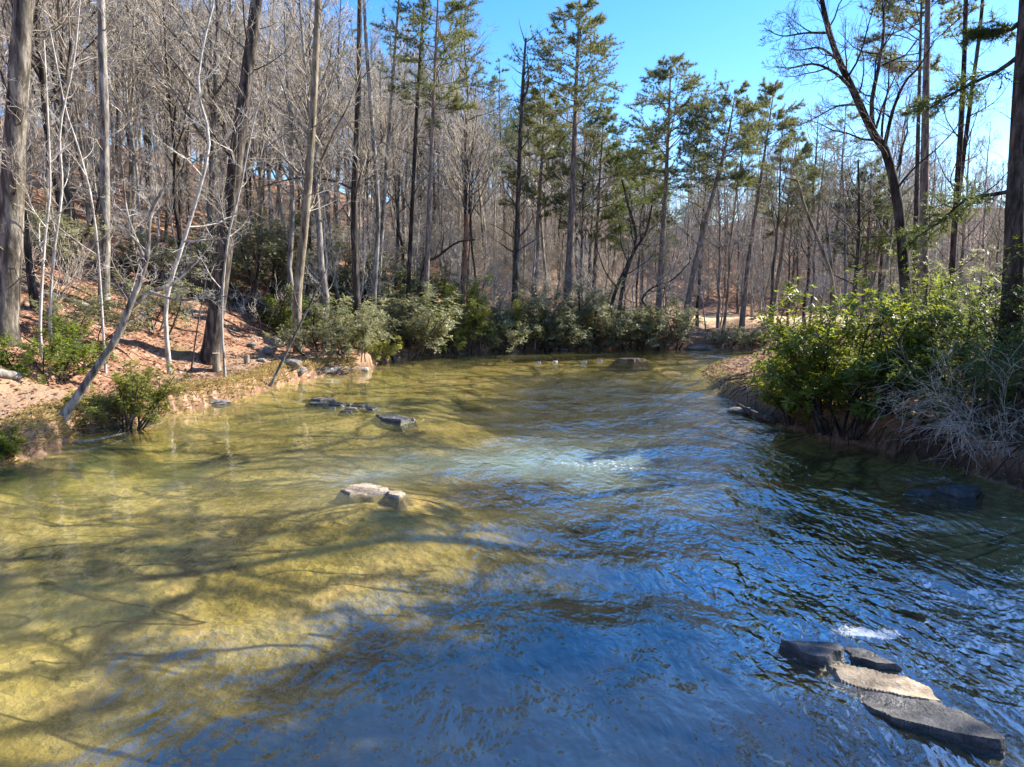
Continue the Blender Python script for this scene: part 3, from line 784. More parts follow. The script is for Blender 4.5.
def protos(kind, n):
    out = []
    for i in range(n):
        tg, cg = Geo(), Geo()
        if kind == 'bare':
            h = rng.uniform(12, 17); P = straight(h, rng.uniform(0, .10), .02); r = h * rng.uniform(.0055, .0095); R = taper(r, 14, .75, .15)
            tubes(tg, P, R, 7, .03)
            bare_crown(P, R, dict(lo=rng.uniform(.3, .5), n1=17, n2=7, n3=7, w=rng.uniform(.2, .32), rmin=.007, tk=1.2, up=.16, ang=48), tg, cg)
            ms = ([M['dark'], M['grey'], M['dark'], M['mott'], M['tan']][i % 5], M['twig'])
        elif kind == 'pine':
            h = rng.uniform(15, 19); P = straight(h, .03, .012); R = taper(h * .010, 14, .8, .1)
            tubes(tg, P, R, 7, .02)
            pine_crown(P, R, dict(tc=rng.uniform(.42, .6), w=rng.uniform(2.4, 3.2), n=46, nd=14, nn=6), tg, cg)
            ms = (M['pine'], M['needle'] if i % 3 else M['needled'])
        elif kind == 'sapling':
            h = rng.uniform(5, 8); P = straight(h, rng.uniform(0, .25), .035, 12); R = taper(h * .0065, 12, .7, .2)
            tubes(tg, P, R, 6)
            bare_crown(P, R, dict(lo=.25, n1=16, n2=6, n3=5, w=.26, rmin=.005, up=.14), tg, cg)
            ms = (M['pale'] if i % 2 else M['grey'], M['palet'] if i % 2 else M['twig'])
        elif kind == 'brush':
            tg, cg = brush(rng.uniform(1.6, 2.6), rng.uniform(2, 3), 10, 7, 6, rmin=.0045)
            ms = (M['grey'], M['palet'] if i % 2 else M['twig'])
        if kind == 'pine':
            out.append((tg.mesh('trunk', ms[0]), cg.mesh('crown', [ms[0], ms[1]], tri_mat=1), tg, cg))
        else:
            whole = Geo(); whole.merge(tg); whole.merge(cg)
            out.append((tg.mesh('trunk', ms[0]), cg.mesh('crown', ms[1]), tg, cg, whole.mesh('bare_shrub', ms[1]) if kind == 'brush' else None))
    return out

PB = protos('bare', 9); PP = protos('pine', 5); PS = protos('sapling', 6); PU = protos('brush', 5)

def scatter(n, azr, rr, test, mind, taken):
    pts = []
    tries = 0
    while len(pts) < n and tries < n * 60:
        tries += 1
        a = math.radians(rng.uniform(*azr)); r = math.sqrt(rng.uniform(rr[0] ** 2, rr[1] ** 2))
        x, y = r * math.sin(a), r * math.cos(a)
        if not test(x, y): continue
        if any((x - q[0]) ** 2 + (y - q[1]) ** 2 < mind ** 2 for q in taken): continue
        pts.append((x, y)); taken.append((x, y))
    return pts

CACHE = {}
def info(x, y):
    z, i_, l, r_ = terrain(np.array([x]), np.array([y]))
    return float(z[0]), bool(i_[0]), float(l[0]), float(r_[0])

def in_field(x, y, l):
    a = math.degrees(math.atan2(x, y)); return 8.5 < a < 33 and 13 < l < 32

def wood(x, y):
    z, i_, l, r_ = info(x, y)
    return not i_ and l < r_ and l > 2.0 and not in_field(x, y, l) and y > 16

def slope_wood(x, y):
    if not wood(x, y): return False
    px = pix(x, y, gz(x, y))[0]; l = info(x, y)[2]
    return not (y < 30 and l < 6.5) and not (110 < px < 300 and y < 34 and l < 14)

taken = [(o.location.x, o.location.y) for o in bpy.data.objects if o.type == 'EMPTY']
NAMES = {'bare': 'bare_tree', 'pine': 'pine_tree', 'sapling': 'sapling', 'brush': 'bare_shrub'}
def plant(kind, pr, x, y, look, where, group, sc=None, dz=-.15):
    z = gz(x, y)
    px, py = pix(x, y, z)
    lb = '%s %s %s' % (look, where, slot(px))
    if kind == 'brush':
        o = tag(link('bare_shrub', pr[4], loc=(x, y, z + dz)), lb, 'shrub', group)
        o.rotation_euler[2] = rng.uniform(0, 6.28); o.scale = (sc,) * 3
        return o
    t = thing(NAMES[kind], lb, 'shrub' if kind == 'brush' else 'tree', (x, y, z + dz), group, rng.uniform(0, 6.28), sc or rng.uniform(.82, 1.18))
    if kind != 'brush': t.rotation_euler[0] = rng.normal(0, .03); t.rotation_euler[1] = rng.normal(0, .03)
    a = link('trunk' if kind != 'brush' else 'stems', pr[0], t); b = link('crown' if kind != 'brush' else 'twigs', pr[1], t)
    return t

pl = scatter(115, (-39, -9), (18, 62), slope_wood, 1.7, taken)
pl += scatter(100, (-10, 36), (38, 84), wood, 1.7, taken)
for x, y in pl:
    z, i_, l, r_ = info(x, y); a = math.degrees(math.atan2(x, y))
    k = rng.integers(len(PB)); sc = rng.uniform(.8, 1.2)
    if a > 8: sc *= .8
    elif a > -4: sc *= .86
    look = ('tall' if sc > 1.02 else 'slim' if sc < .9 else 'mid-sized') + ' bare tree'
    where = 'near the bank' if l < 9 else 'up the slope' if a < 8 else 'beyond the field'
    plant('bare', PB[k], x, y, look, where, 'bare trees of the wood', sc)
ps = scatter(34, (-3, 36), (52, 95), lambda x, y: wood(x, y) and info(x, y)[2] > 4, 2.6, taken)
ps += scatter(14, (-38, -6), (42, 75), wood, 3., taken)
for x, y in ps:
    a = math.degrees(math.atan2(x, y)); l = info(x, y)[2]
    sc = rng.uniform(.7, 1.05) * (.88 if a > -4 else 1)
    plant('pine', PP[rng.integers(len(PP))], x, y, ('tall' if sc > .85 else 'short') + ' green pine', 'near the bank' if l < 9 else 'up the slope' if a < 8 else 'beyond the field', 'green pines of the wood', sc)
pq = scatter(62, (-38, -6), (17, 50), slope_wood, 1.0, taken) + scatter(70, (-8, 34), (40, 66), wood, 1.0, taken)
for x, y in pq:
    l = info(x, y)[2]
    plant('sapling', PS[rng.integers(len(PS))], x, y, 'pale sapling', 'near the bank' if l < 7 else 'up the slope', 'thin saplings under the wood')
pu = scatter(55, (-38, -6), (18, 55), slope_wood, 1.4, taken) + scatter(95, (-8, 36), (41, 70), lambda x, y: wood(x, y) and not (10.5 < math.degrees(math.atan2(x, y)) < 24), 1.2, taken)
for x, y in pu:
    l = info(x, y)[2]
    plant('brush', PU[rng.integers(len(PU))], x, y, 'leafless grey shrub', 'near the bank' if l < 7 else 'under the trees', 'leafless shrubs under the wood', rng.uniform(.7, 1.2) * (1 if y < 40 else 1.5))

# far-off wood on the hills: one mass
far_t, far_c, far_n = Geo(), Geo(), Geo()
PF = []
for i in range(5):
    tg, cg = Geo(), Geo()
    h = rng.uniform(12, 15); P = straight(h, .04, .02, 8); R = taper(h * .009, 8, .75, .15); tubes(tg, P, R, 5)
    bare_crown(P, R, dict(lo=.07, n1=22, n2=6, n3=2, w=.26, rmin=.014, tk=2., up=.14), tg, cg); PF.append((tg, cg))
tk2 = []
fp = scatter(430, (-42, 38), (58, 135), lambda x, y: wood(x, y) and info(x, y)[2] > 18, 1.6, tk2)
for x, y in fp:
    tg, cg = PF[rng.integers(5)]
    a = rng.uniform(0, 6.28); s = rng.uniform(.8, 1.15); s *= (1.05 if math.atan2(x, y) > .3 else .88) if math.atan2(x, y) > -.07 else 1
    Mx = np.array([[math.cos(a), -math.sin(a), 0], [math.sin(a), math.cos(a), 0], [0, 0, 1]]) * s
    off = np.array([x, y, gz(x, y) - .2])
    far_t.merge(tg, Mx, off); far_c.merge(cg, Mx, off)
PG = [brush(3.2, 4., 9, 5, 4, rmin=.012) for _ in range(4)]
for x, y in scatter(560, (-8, 38), (56, 118), lambda x, y: wood(x, y) and info(x, y)[2] > 14 and not (10.5 < math.degrees(math.atan2(x, y)) < 24 and info(x, y)[2] < 36), .8, tk2):
    tg, cg = PG[rng.integers(4)]; a = rng.uniform(0, 6.28); s = rng.uniform(.6, 1.2)
    Mx = np.array([[math.cos(a), -math.sin(a), 0], [math.sin(a), math.cos(a), 0], [0, 0, 1]]) * s
    off = np.array([x, y, gz(x, y) - .1]); far_t.merge(tg, Mx, off); far_c.merge(cg, Mx, off)
far = Geo(); far.merge(far_t); far.merge(far_c)
tag(link('distant_woods', far.mesh('distant_woods', M['twig'])), 'far grey leafless woods covering the hills behind', kind='stuff')

# ------------------------------------------------------------------ evergreen shrubs
SH = []
for i in range(5):
    SH.append(shrub(rng.uniform(2.0, 2.6), rng.uniform(2.4, 3.2), 9, 7, 6, 6, .15, .024))
SHM = [[(tg.mesh('stems', M['dark']), cg.mesh('foliage', M[m])) for m in ('rhodo', 'rhodod', 'rhodoy')] for tg, cg in SH]
def put_shrub(px, py, hpx, m, label, group='evergreen shrubs along the banks', Y=None, name='evergreen_shrub', k=None, wide=1.):
    p = base_of(px, py, Y)
    k = rng.integers(len(SHM)) if k is None else k
    s = hpx * 1.35 * p[1] / FPX / 2.3
    t = thing(name, label, 'shrub', tuple(p), group, rng.uniform(0, 6.28), s)
    t.scale = (s * wide, s * wide, s)
    a, b = SHM[k][{'rhodo': 0, 'rhodod': 1, 'rhodoy': 2}[m]]
    link('stems', a, t); link('foliage', b, t)
    return t
for px, py, hp, m, lb, wd in [
    (322, 352, 48, 'rhodo', 'grey-green shrub at the end of the rotting log', 1.),
    (300, 345, 40, 'rhodod', 'low dark shrub half hiding the rotting log', 1.2),
    (352, 358, 38, 'rhodo', 'rounded shrub beside the pale bank log', 1.),
    (377, 362, 30, 'rhodoy', 'small yellow-green shrub at the water beside the biggest shrub', .9),
    (402, 357, 58, 'rhodo', 'biggest pale green shrub on the far bank', 1.15),
    (428, 352, 40, 'rhodo', 'small pale shrub right of the biggest pale shrub', 1.),
    (455, 352, 42, 'rhodoy', 'yellowish shrub below the broken red snag', 1.1),
    (482, 351, 48, 'rhodoy', 'bright green shrub right of the broken red snag', 1.),
    (508, 350, 50, 'rhodo', 'tall pale shrub below the dead whorled pine', 1.),
    (530, 350, 43, 'rhodo', 'leaning pale shrub between the dead pine and tallest pine', 1.1),
    (553, 349, 44, 'rhodo', 'pale round shrub left of the tallest tiered pine', 1.1),
    (578, 349, 42, 'rhodo', 'grey-green shrub at the foot of the tallest tiered pine', 1.1),
    (606, 348, 44, 'rhodo', 'wide grey-green shrub below the round-topped pine', 1.3),
    (632, 347, 36, 'rhodo', 'low pale shrub under the curved trunk clump', 1.3),
    (668, 346, 32, 'rhodo', 'small grey shrub below the broad feathery pine', 1.2),
    (722, 347, 20, 'rhodo', 'olive shrub at the waterline below the slender pine', 1.3),
    (752, 346, 18, 'rhodo', 'grey shrub across the water behind the sand spit', 1.2),
    (256, 300, 60, 'rhodo', 'loose olive shrub right of the thick leaning trunk', 1.2),
    (282, 282, 60, 'rhodo', 'tall loose shrub left of the sunlit tan trunk', 1.1),
    (335, 300, 60, 'rhodo', 'shaded shrub behind the sunlit tan trunk', 1.2),
    (366, 318, 50, 'rhodo', 'shrub at the foot of the low-forked dark trunk', 1.2),
    (392, 312, 44, 'rhodod', 'dark shrub up behind the biggest pale shrub', 1.3),
    (436, 320, 40, 'rhodod', 'dark shrub behind the sky-edge pine foot', 1.3),
    (150, 330, 46, 'rhodo', 'thin olive shrub behind the forked leaning tree', 1.1),
    (82, 340, 40, 'rhodo', 'pale shrub on the slope above the dark bank bush', 1.2),
    (28, 262, 46, 'rhodo', 'shrub high on the slope beside the thickest trunk', 1.2),
    (152, 280, 40, 'rhodo', 'shrub up the slope behind the crooked white sapling', 1.2),
    ]:
    put_shrub(px, py, hp, m, lb, wide=wd)

def big_shrub(name, label, px, py, hpx, wpx, m, Y=None, stems=14, n1=8, n2=7, ln=.12, wd=.02, stem='dark', leaves=7, lf=1., yellow_top=False):
    p = base_of(px, py, Y); h = hpx * p[1] / FPX; w_ = wpx * p[1] / FPX
    tg, cg = shrub(h, w_, stems, n1, n2, leaves, ln, wd, lf=lf)
    t = thing(name, label, 'shrub', tuple(p))
    link('stems', tg.mesh('stems', M[stem]), t); link('foliage', cg.mesh('foliage', M[m]), t)
    return t
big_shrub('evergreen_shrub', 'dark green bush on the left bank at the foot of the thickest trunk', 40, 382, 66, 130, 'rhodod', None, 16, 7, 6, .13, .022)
big_shrub('evergreen_shrub', 'bright yellow-green bush on the bank under the forked leaning tree', 124, 430, 74, 56, 'rhodoy', None, 12, 7, 6, .10, .018)
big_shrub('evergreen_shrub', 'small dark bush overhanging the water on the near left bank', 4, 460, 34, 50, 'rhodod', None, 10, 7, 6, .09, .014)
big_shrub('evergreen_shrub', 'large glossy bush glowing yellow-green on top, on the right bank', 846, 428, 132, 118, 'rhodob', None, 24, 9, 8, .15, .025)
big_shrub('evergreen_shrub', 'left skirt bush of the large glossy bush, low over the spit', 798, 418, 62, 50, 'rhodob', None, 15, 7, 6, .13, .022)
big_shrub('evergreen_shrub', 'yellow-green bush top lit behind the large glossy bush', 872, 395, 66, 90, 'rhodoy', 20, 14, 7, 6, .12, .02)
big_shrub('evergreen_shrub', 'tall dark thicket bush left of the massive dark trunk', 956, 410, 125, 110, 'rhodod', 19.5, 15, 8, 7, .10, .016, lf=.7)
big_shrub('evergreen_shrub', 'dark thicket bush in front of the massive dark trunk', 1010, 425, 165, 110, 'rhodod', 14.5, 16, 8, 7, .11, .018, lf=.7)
big_shrub('evergreen_shrub', 'pale green bush rising behind the reddish pine trunk', 930, 395, 120, 80, 'rhodo', 24, 14, 7, 6, .13, .02, lf=.6)
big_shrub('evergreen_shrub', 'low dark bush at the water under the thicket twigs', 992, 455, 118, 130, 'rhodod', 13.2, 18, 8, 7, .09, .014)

# roots and dead stems showing in the undercut right bank
LB = RIGHT[4:16]; k = rng.integers(0, len(LB) - 1, 150); f = rng.random((150, 1)); Pb = LB[k] * (1 - f) + LB[k + 1] * f
dirn = nrm(LB[k + 1] - LB[k]); out = np.stack([dirn[:, 1], -dirn[:, 0]], 1); out *= np.sign((out * (np.array([12., 14.]) - Pb)).sum(1))[:, None]
top = np.stack([*(Pb + out * rng.uniform(.5, .9, (150, 1))).T, rng.uniform(.45, .7, 150)], 1)
bot = np.stack([*(Pb - out * rng.uniform(-.05, .25, (150, 1)) + dirn * rng.normal(0, .35, (150, 1))).T, rng.uniform(-.1, .12, 150)], 1)
mid = (top + bot) / 2 + rng.normal(0, .07, (150, 3)) + np.stack([*(-out * .22).T, np.full(150, .12)], 1)
g = Geo(); rP = np.stack([top, top * .3 + mid * .7 + rng.normal(0, .03, (150, 3)), mid, mid * .4 + bot * .6 + rng.normal(0, .05, (150, 3)), bot], 1)
tubes(g, rP, rng.uniform(.006, .018, (150, 1)) * np.linspace(1, .4, 5)[None], 4)
rb = np.array([*Pb.mean(0), 0.])
tag(link('exposed_roots', g.mesh('exposed_roots', M['log'], shift=rb), loc=tuple(rb)), 'dark exposed roots hanging from the undercut right bank into the water', 'roots', kind='stuff')

# grey leafless twigs hanging over the right bank
for i, (px, py, hp, wp, Y, lb) in enumerate([(1015, 456, 104, 170, 12.2, 'tangle of grey drooping twigs over the near right bank'),
                                   (1010, 464, 84, 135, 12.3, 'second tangle of grey twigs trailing to the water beside the orange limb'),
                                   (918, 446, 46, 90, 15.2, 'low tangle of grey twigs at the waterline under the orange limbs'),
                                   (862, 438, 34, 80, 16.6, 'small tangle of twigs in the dark under the large glossy bush'),
                                   (1034, 398, 120, 130, 13.4, 'tall arching leafless shrub in front of the massive dark trunk')]):
    p = base_of(px, py, Y)
    tg, cg = brush(hp * Y / FPX * 1.25, wp * Y / FPX * 1.2, 13, 8, 8, .03, .0022, droop=.19, thin=.6)
    t = thing('bare_shrub', lb, 'shrub', tuple(p))
    link('stems', tg.mesh('stems', M['grey']), t); link('twigs', cg.mesh('twigs', M['twig']), t)

# evergreens just outside the frame on the right whose shade falls across the water
PD = []
for i in range(2):
    tg, cg = Geo(), Geo()
    P = straight(14, .02, .012); R = taper(.16, 14, .8, .1); tubes(tg, P, R, 8, .02)
    pine_crown(P, R, dict(tc=.14, w=3.4, n=110, dead=0, nn=9, nw=.035, nl=.3, prof=1.6), tg, cg)
    PD.append((tg.mesh('trunk', M['pine']), cg.mesh('crown', [M['pine'], M['needled']], tri_mat=1)))
for i, (x, y, s) in enumerate([(12.5, 5, .9), (16.5, 14.5, .95), (17, 8, 1.), (23.5, 16.5, 1.1), (20, 16.3, .92), (13, 0, 1.), (16, 3, 1.1)]):
    t = thing('pine_tree', 'dense evergreen off to the right of the near bank, shading the water', 'tree', (x, y, gz(x, y) - .15), 'evergreens shading the right bank', i * 1.3, s)
    link('trunk', PD[i % 2][0], t); link('crown', PD[i % 2][1], t)

# ------------------------------------------------------------------ rocks, logs, stumps
def outline_rock(name, label, px_outline, top, tilt, m, res=.03, z0=-.48, group=None, strata=.02, cat='rock', zref=.05, skirt=1.6):
    """slab from its plan outline on the water: height field with steep broken sides; tilt lowers it along (dx, dy)"""
    O = np.array([on_z(a, b, zref)[:2] for a, b in px_outline])
    lo, hi = O.min(0) - .45, O.max(0) + .45
    xs = np.arange(lo[0], hi[0] + res, res); ys = np.arange(lo[1], hi[1] + res, res)
    X, Y = np.meshgrid(xs, ys, indexing='ij'); P = np.stack([X.ravel(), Y.ravel()], 1)
    wob = .016 * np.sin(P[:, 0] * 17 + 3 * np.sin(P[:, 1] * 9)) + .012 * np.sin(P[:, 1] * 31 + P[:, 0] * 13)
    dd = dist_poly(P, np.vstack([O, O[:1]])) * np.where(inside(P, O), 1, -1) + wob
    c = O.mean(0)
    zt = top - (P - c) @ np.array(tilt)
    zt = zt + .012 * np.sin(P[:, 0] * 8 + 2 * np.sin(P[:, 1] * 6)) + .008 * np.sin(P[:, 1] * 23 + P[:, 0] * 11)
    zt = zt + .014 * bumpy(P[:, 0] * 4, P[:, 1] * 4)
    zt = np.where(strata > 0, np.round(zt / strata) * strata * .6 + zt * .4, zt)
    z = np.minimum(zt, np.where(dd > 0, .01 + dd * 7.0, .01 + dd * skirt))
    z = np.maximum(z, z0)
    nx, ny = X.shape; i = np.arange(nx * ny).reshape(nx, ny)
    Q = np.stack([i[:-1, :-1], i[1:, :-1], i[1:, 1:], i[:-1, 1:]], -1).reshape(-1, 4)
    Q = Q[(dd > -.44)[Q].all(1)]
    u = np.unique(Q); rm = np.zeros(nx * ny, int); rm[u] = np.arange(len(u))
    V = np.stack([P[:, 0], P[:, 1], z], 1)[u]
    base = np.array([c[0], c[1], 0.])
    g = Geo(); g.add(V, rm[Q])
    return tag(link(name, g.mesh(name, m, shift=base, smooth=False), loc=tuple(base)), label, cat, group)

outline_rock('rock', 'longest dark wet slab, lying slanted in the near water', [(820, 670), (838, 676), (866, 682), (905, 690), (940, 702), (975, 716), (996, 731), (1007, 748), (990, 746), (962, 737), (925, 727), (893, 718), (868, 706), (856, 694), (838, 684)], .045, (.02, .10), M['rock'], .012, strata=0)
outline_rock('rock', 'pointed dark rock at the upstream end of the long slab', [(779, 641), (800, 638), (826, 639), (846, 646), (840, 654), (820, 663), (804, 654), (790, 647)], .06, (.02, .14), M['rock'], .012, strata=0)
outline_rock('rock', 'thin black rock edge behind the pointed rock', [(842, 644), (860, 646), (885, 656), (903, 667), (878, 664), (855, 657)], .045, (0, .1), M['rock'], .012, strata=0)
outline_rock('rock', 'smooth tan rock barely awash between the black edge and long slab', [(830, 662), (850, 660), (890, 668), (928, 684), (945, 700), (905, 698), (862, 684), (838, 676)], .03, (.0, .05), M['rockp'], .02, strata=0)
outline_rock('rock', 'pale flat ledge rock with a black crack in midstream', [(342, 488), (356, 484), (385, 486), (392, 491), (372, 494), (350, 493)], .035, (0, -.1), M['rockp'], .03, skirt=1.4)
outline_rock('rock', 'small grey hump at the end of the pale midstream ledge', [(388, 489), (398, 487), (406, 492), (398, 497), (388, 495)], .045, (0, .1), M['rockp'], .03, skirt=1.4)
outline_rock('rock', 'flat dark rock downstream of the pebble riffle', [(376, 413), (395, 413), (414, 418), (400, 421), (382, 418)], .04, (0, .05), M['rock'], .03)
outline_rock('rock', 'dark flat rocks near the right bank twigs', [(938, 488), (955, 485), (980, 487), (975, 496), (958, 496)], .09, (0, .1), M['rock'], .025)
outline_rock('rock', 'low black rock left of the dark flat rocks', [(905, 489), (920, 488), (935, 491), (920, 494)], .04, (0, .1), M['rock'], .025)
outline_rock('rock', 'dark flat rock far upstream off the sand spit', [(616, 358.5), (630, 357.6), (646, 359), (634, 359.6)], .06, (0, 0), M['log'], .08, skirt=1.)
for i, (px, py, s) in enumerate([(318, 404, .16), (330, 408, .13), (342, 405, .2), (352, 409, .12), (362, 406, .16), (335, 402, .1), (322, 400, .22), (372, 409, .12), (347, 412, .1)]):
    c = on_z(px, py)
    a = np.linspace(0, 2 * PI, 9)[:-1]; r = s * rng.uniform(.7, 1.2, 8)
    o = outline_rock('rock', 'small wet stone breaking the surface in the pebble riffle', [tuple(pix(c[0] + r[k] * 1.6 * math.cos(a[k]), c[1] + r[k] * math.sin(a[k]), .05)) for k in range(8)], .02 + .12 * s, (0, 0), M['rock' if i % 3 else 'rockg'], .04, group='stones of the pebble riffle', strata=0)

def boulder(px, py, s, m, label, group=None, flat=.6, Y=None, name='rock', sx=1.):
    p = base_of(px, py, Y)
    import bmesh
    bm = bmesh.new(); bmesh.ops.create_icosphere(bm, subdivisions=3, radius=1)
    sd = Vector((rng.uniform(0, 50), rng.uniform(0, 50), 0))
    for v in bm.verts:
        n_ = mnoise.noise(v.co * 1.1 + sd) * .45 + mnoise.noise(v.co * 3 + sd) * .15
        v.co = Vector((v.co.x * s * sx, v.co.y * s, v.co.z * s * flat)) * (1 + n_)
    me = bpy.data.meshes.new(name); bm.to_mesh(me); bm.free(); me.materials.append(M[m])
    return tag(link(name, me, loc=(p[0], p[1], p[2] + s * flat * .3)), label, 'rock', group)
for i, (px, py, s) in enumerate([(268, 352, .32), (275, 345, .4), (284, 360, .22), (292, 366, .3), (262, 362, .18), (252, 346, .22), (300, 372, .25)]):
    boulder(px, py, s, 'rockg', ['grey rock in the pile beside the stumps', 'tallest grey rock of the pile beside the stumps', 'small grey rock at the pile edge', 'brown-grey rock at the bank edge beside the pile', 'little rock between the stumps and pile', 'pale rock on the slope foot above the stumps', 'last rock of the pile over the water'][i], 'rocks piled near the stumps')
for i, (px, py, s, lb) in enumerate([(212, 404, .3, 'flat pale stone at the waterline below the stumps'), (146, 420, .25, 'dark stone at the water beside the yellow-green bush'), (560, 350, .4, 'pale stone at the far waterline'), (700, 349, .5, 'flat pale stone at the far shore below the leaning pine'), (742, 412, .25, 'dark stone under the edge of the sand spit')]):
    boulder(px, py, s, 'rockg', lb, None, .4, sx=1.6)

def log(pts3, r0, r1, label, m='log', name='fallen_log', s=10, n=14, branches=0):
    P = spline(pts3, n)[None]; R = np.linspace(r0, r1, n)[None] * (1 + .06 * rng.standard_normal((1, n)))
    g = Geo(); tubes(g, P, R, s, .05, cap=True)
    if branches:
        P1, R1 = spawn(P, R, branches, .2, .95, 60, lambda t, pl: pl * .18, 4, .1, .2, .02); tubes(g, P1, R1, 5)
    base = P[0, n // 2].copy()
    return tag(link(name, g.mesh(name, M[m], shift=base), loc=tuple(base)), label, 'log')
def gp(px, py, up=.1):
    p = on_ground(px, py); return p + np.array([0, 0, up])
log([gp(238, 306, .25), gp(262, 318, .3), gp(292, 338, .35)], .28, .36, 'big dark rotting log at the slope foot', 'log')
log([gp(322, 374, .1), gp(345, 372, .12), gp(368, 372, .1)], .12, .09, 'pale driftwood log lying along the water edge', 'silver')
log([gp(-12, 376, .1), gp(2, 378, .1), gp(20, 381, .1)], .12, .1, 'short grey log on the bank below the thickest trunk', 'silver')
log([at(776, 424, 17.6) * [1, 1, 0] + [0, 0, .06], on_z(752, 413, .08), on_z(738, 405, .1)], .09, .06, 'thin dark log at the foot of the spit in the water', 'log')
log([on_z(72, 443, .05), on_z(95, 440, .08), on_z(125, 433, .06)], .03, .015, 'grey driftwood stick caught at the left bank', 'silver', branches=6)
log([gp(120, 262, .1), gp(160, 285, .1), gp(205, 300, .12)], .09, .12, 'thin fallen trunk lying down the leafy slope', 'dark', branches=4)
log([gp(150, 300, .06), gp(168, 312, .06), gp(190, 322, .06)], .05, .03, 'short fallen branch on the red leaf slope above the stumps', 'dark', branches=5)
log([gp(262, 340, .06), gp(240, 336, .06), gp(226, 330, .06)], .05, .03, 'thin grey branch lying behind the cut stumps', 'grey', branches=4)
log([gp(20, 290, .1), gp(60, 300, .1), gp(95, 312, .12)], .08, .1, 'fallen trunk behind the pale twin saplings', 'grey', branches=4)
for (a, b, c, lb) in [((893, 425), (884, 398), (872, 405), 'long stripped orange limb under the large glossy bush'), ((905, 418), (892, 405), (886, 400), 'short stripped orange limb under the large glossy bush')]:
    pass
def limb(pts, Y, r, label, m='orange'):
    P = [at(x, y, Y + .1 * i) for i, (x, y) in enumerate(pts)]
    g = Geo(); PP_ = spline(P, 10)[None]; tubes(g, PP_, np.linspace(r, r * .6, 10)[None], 8, .05, cap=True)
    base = PP_[0, 0].copy()
    tag(link('broken_limb', g.mesh('broken_limb', M[m], shift=base), loc=tuple(base)), label, 'limb')
limb([(908, 421), (896, 408), (886, 402), (878, 398)], 17.0, .06, 'long stripped orange limb under the large glossy bush')
limb([(896, 422), (890, 412), (882, 404)], 17.3, .07, 'lower stripped orange limb lying on the leaf patch')
limb([(897, 405), (902, 398), (903, 386), (892, 384)], 17.4, .07, 'hooked orange limb stub standing over the leaf patch')

for px, py, hp, wp, lb in [(217, 370, 17, 8, 'taller cut stump beside the thick leaning trunk'), (247, 364, 9, 6, 'shorter cut stump in front of the rock pile')]:
    p = on_ground(px, py); h = hp * p[1] / FPX; r = wp * p[1] / FPX / 2
    n = 6; P = np.stack([np.full(n, p[0]), np.full(n, p[1]), np.linspace(p[2] - .15, p[2] + h, n)], 1)[None]
    g = Geo(); tubes(g, P, (r * np.array([1.35, 1.15, 1.05, 1, 1, .98]))[None], 14, .04)
    t = thing('tree_stump', lb, 'stump', tuple(p))
    link('stump_side', g.mesh('stump_side', M['tan'], shift=p), t)
    a = np.arange(16) * 2 * PI / 16
    g2 = Geo(); g2.add(np.vstack([[[p[0], p[1], p[2] + h + .01]], np.stack([p[0] + r * np.cos(a), p[1] + r * np.sin(a), np.full(16, p[2] + h + .004)], 1)]), T=[(0, k + 1, (k + 1) % 16 + 1) for k in range(16)])
    link('cut_top', g2.mesh('cut_top', M['cut'], shift=p), t)

# ------------------------------------------------------------------ water birds
def bird(px, py, face, label):
    p = on_z(px, py)
    prof = [(-.30, .02, .10), (-.24, .06, .11), (-.12, .12, .10), (.02, .14, .09), (.14, .12, .09), (.21, .075, .12), (.235, .05, .19), (.235, .038, .27), (.245, .045, .32), (.285, .042, .335), (.315, .02, .325), (.37, .012, .315), (.385, .004, .312)]
    P = np.array([[x * face, 0, z - .06] for x, r, z in prof])[None] * .45; R = np.array([r for x, r, z in prof])[None] * .45
    g = Geo(); tubes(g, P, R, 10)
    t = tag(link('duck', g.mesh('duck', M['duck']), loc=(p[0], p[1], 0)), label, 'duck', 'ducks upstream')
    t.rotation_euler[2] = rng.uniform(-.5, .5)
def duck_mat():
    m, nt, out = mat('duck_plumage')
    s = nd(nt, 'ShaderNodeSeparateXYZ', {0: coords(nt)}).outputs[2]
    c = ramp(nt, s, [(0., (.6, .57, .52)), (.03, (.5, .46, .4)), (.06, (.16, .12, .09)), (.1, (.05, .045, .04)), (1, (.05, .045, .04))])
    p = nd(nt, 'ShaderNodeBsdfPrincipled', {'Base Color': c, 'Roughness': .7}); nt.links.new(p.outputs[0], out.inputs[0]); return m
M['duck'] = duck_mat()
for (px, py, f), lb in zip([(538, 363, 1), (555, 362, 1), (584, 362, 1), (600, 361, -1)], ['pale duck swimming alone at the left end of four', 'pale duck second from the left, near the far bank', 'pale duck third from the left, near the dark flat rock', 'pale duck closest to the dark upstream rock']):
    bird(px, py, f, lb)

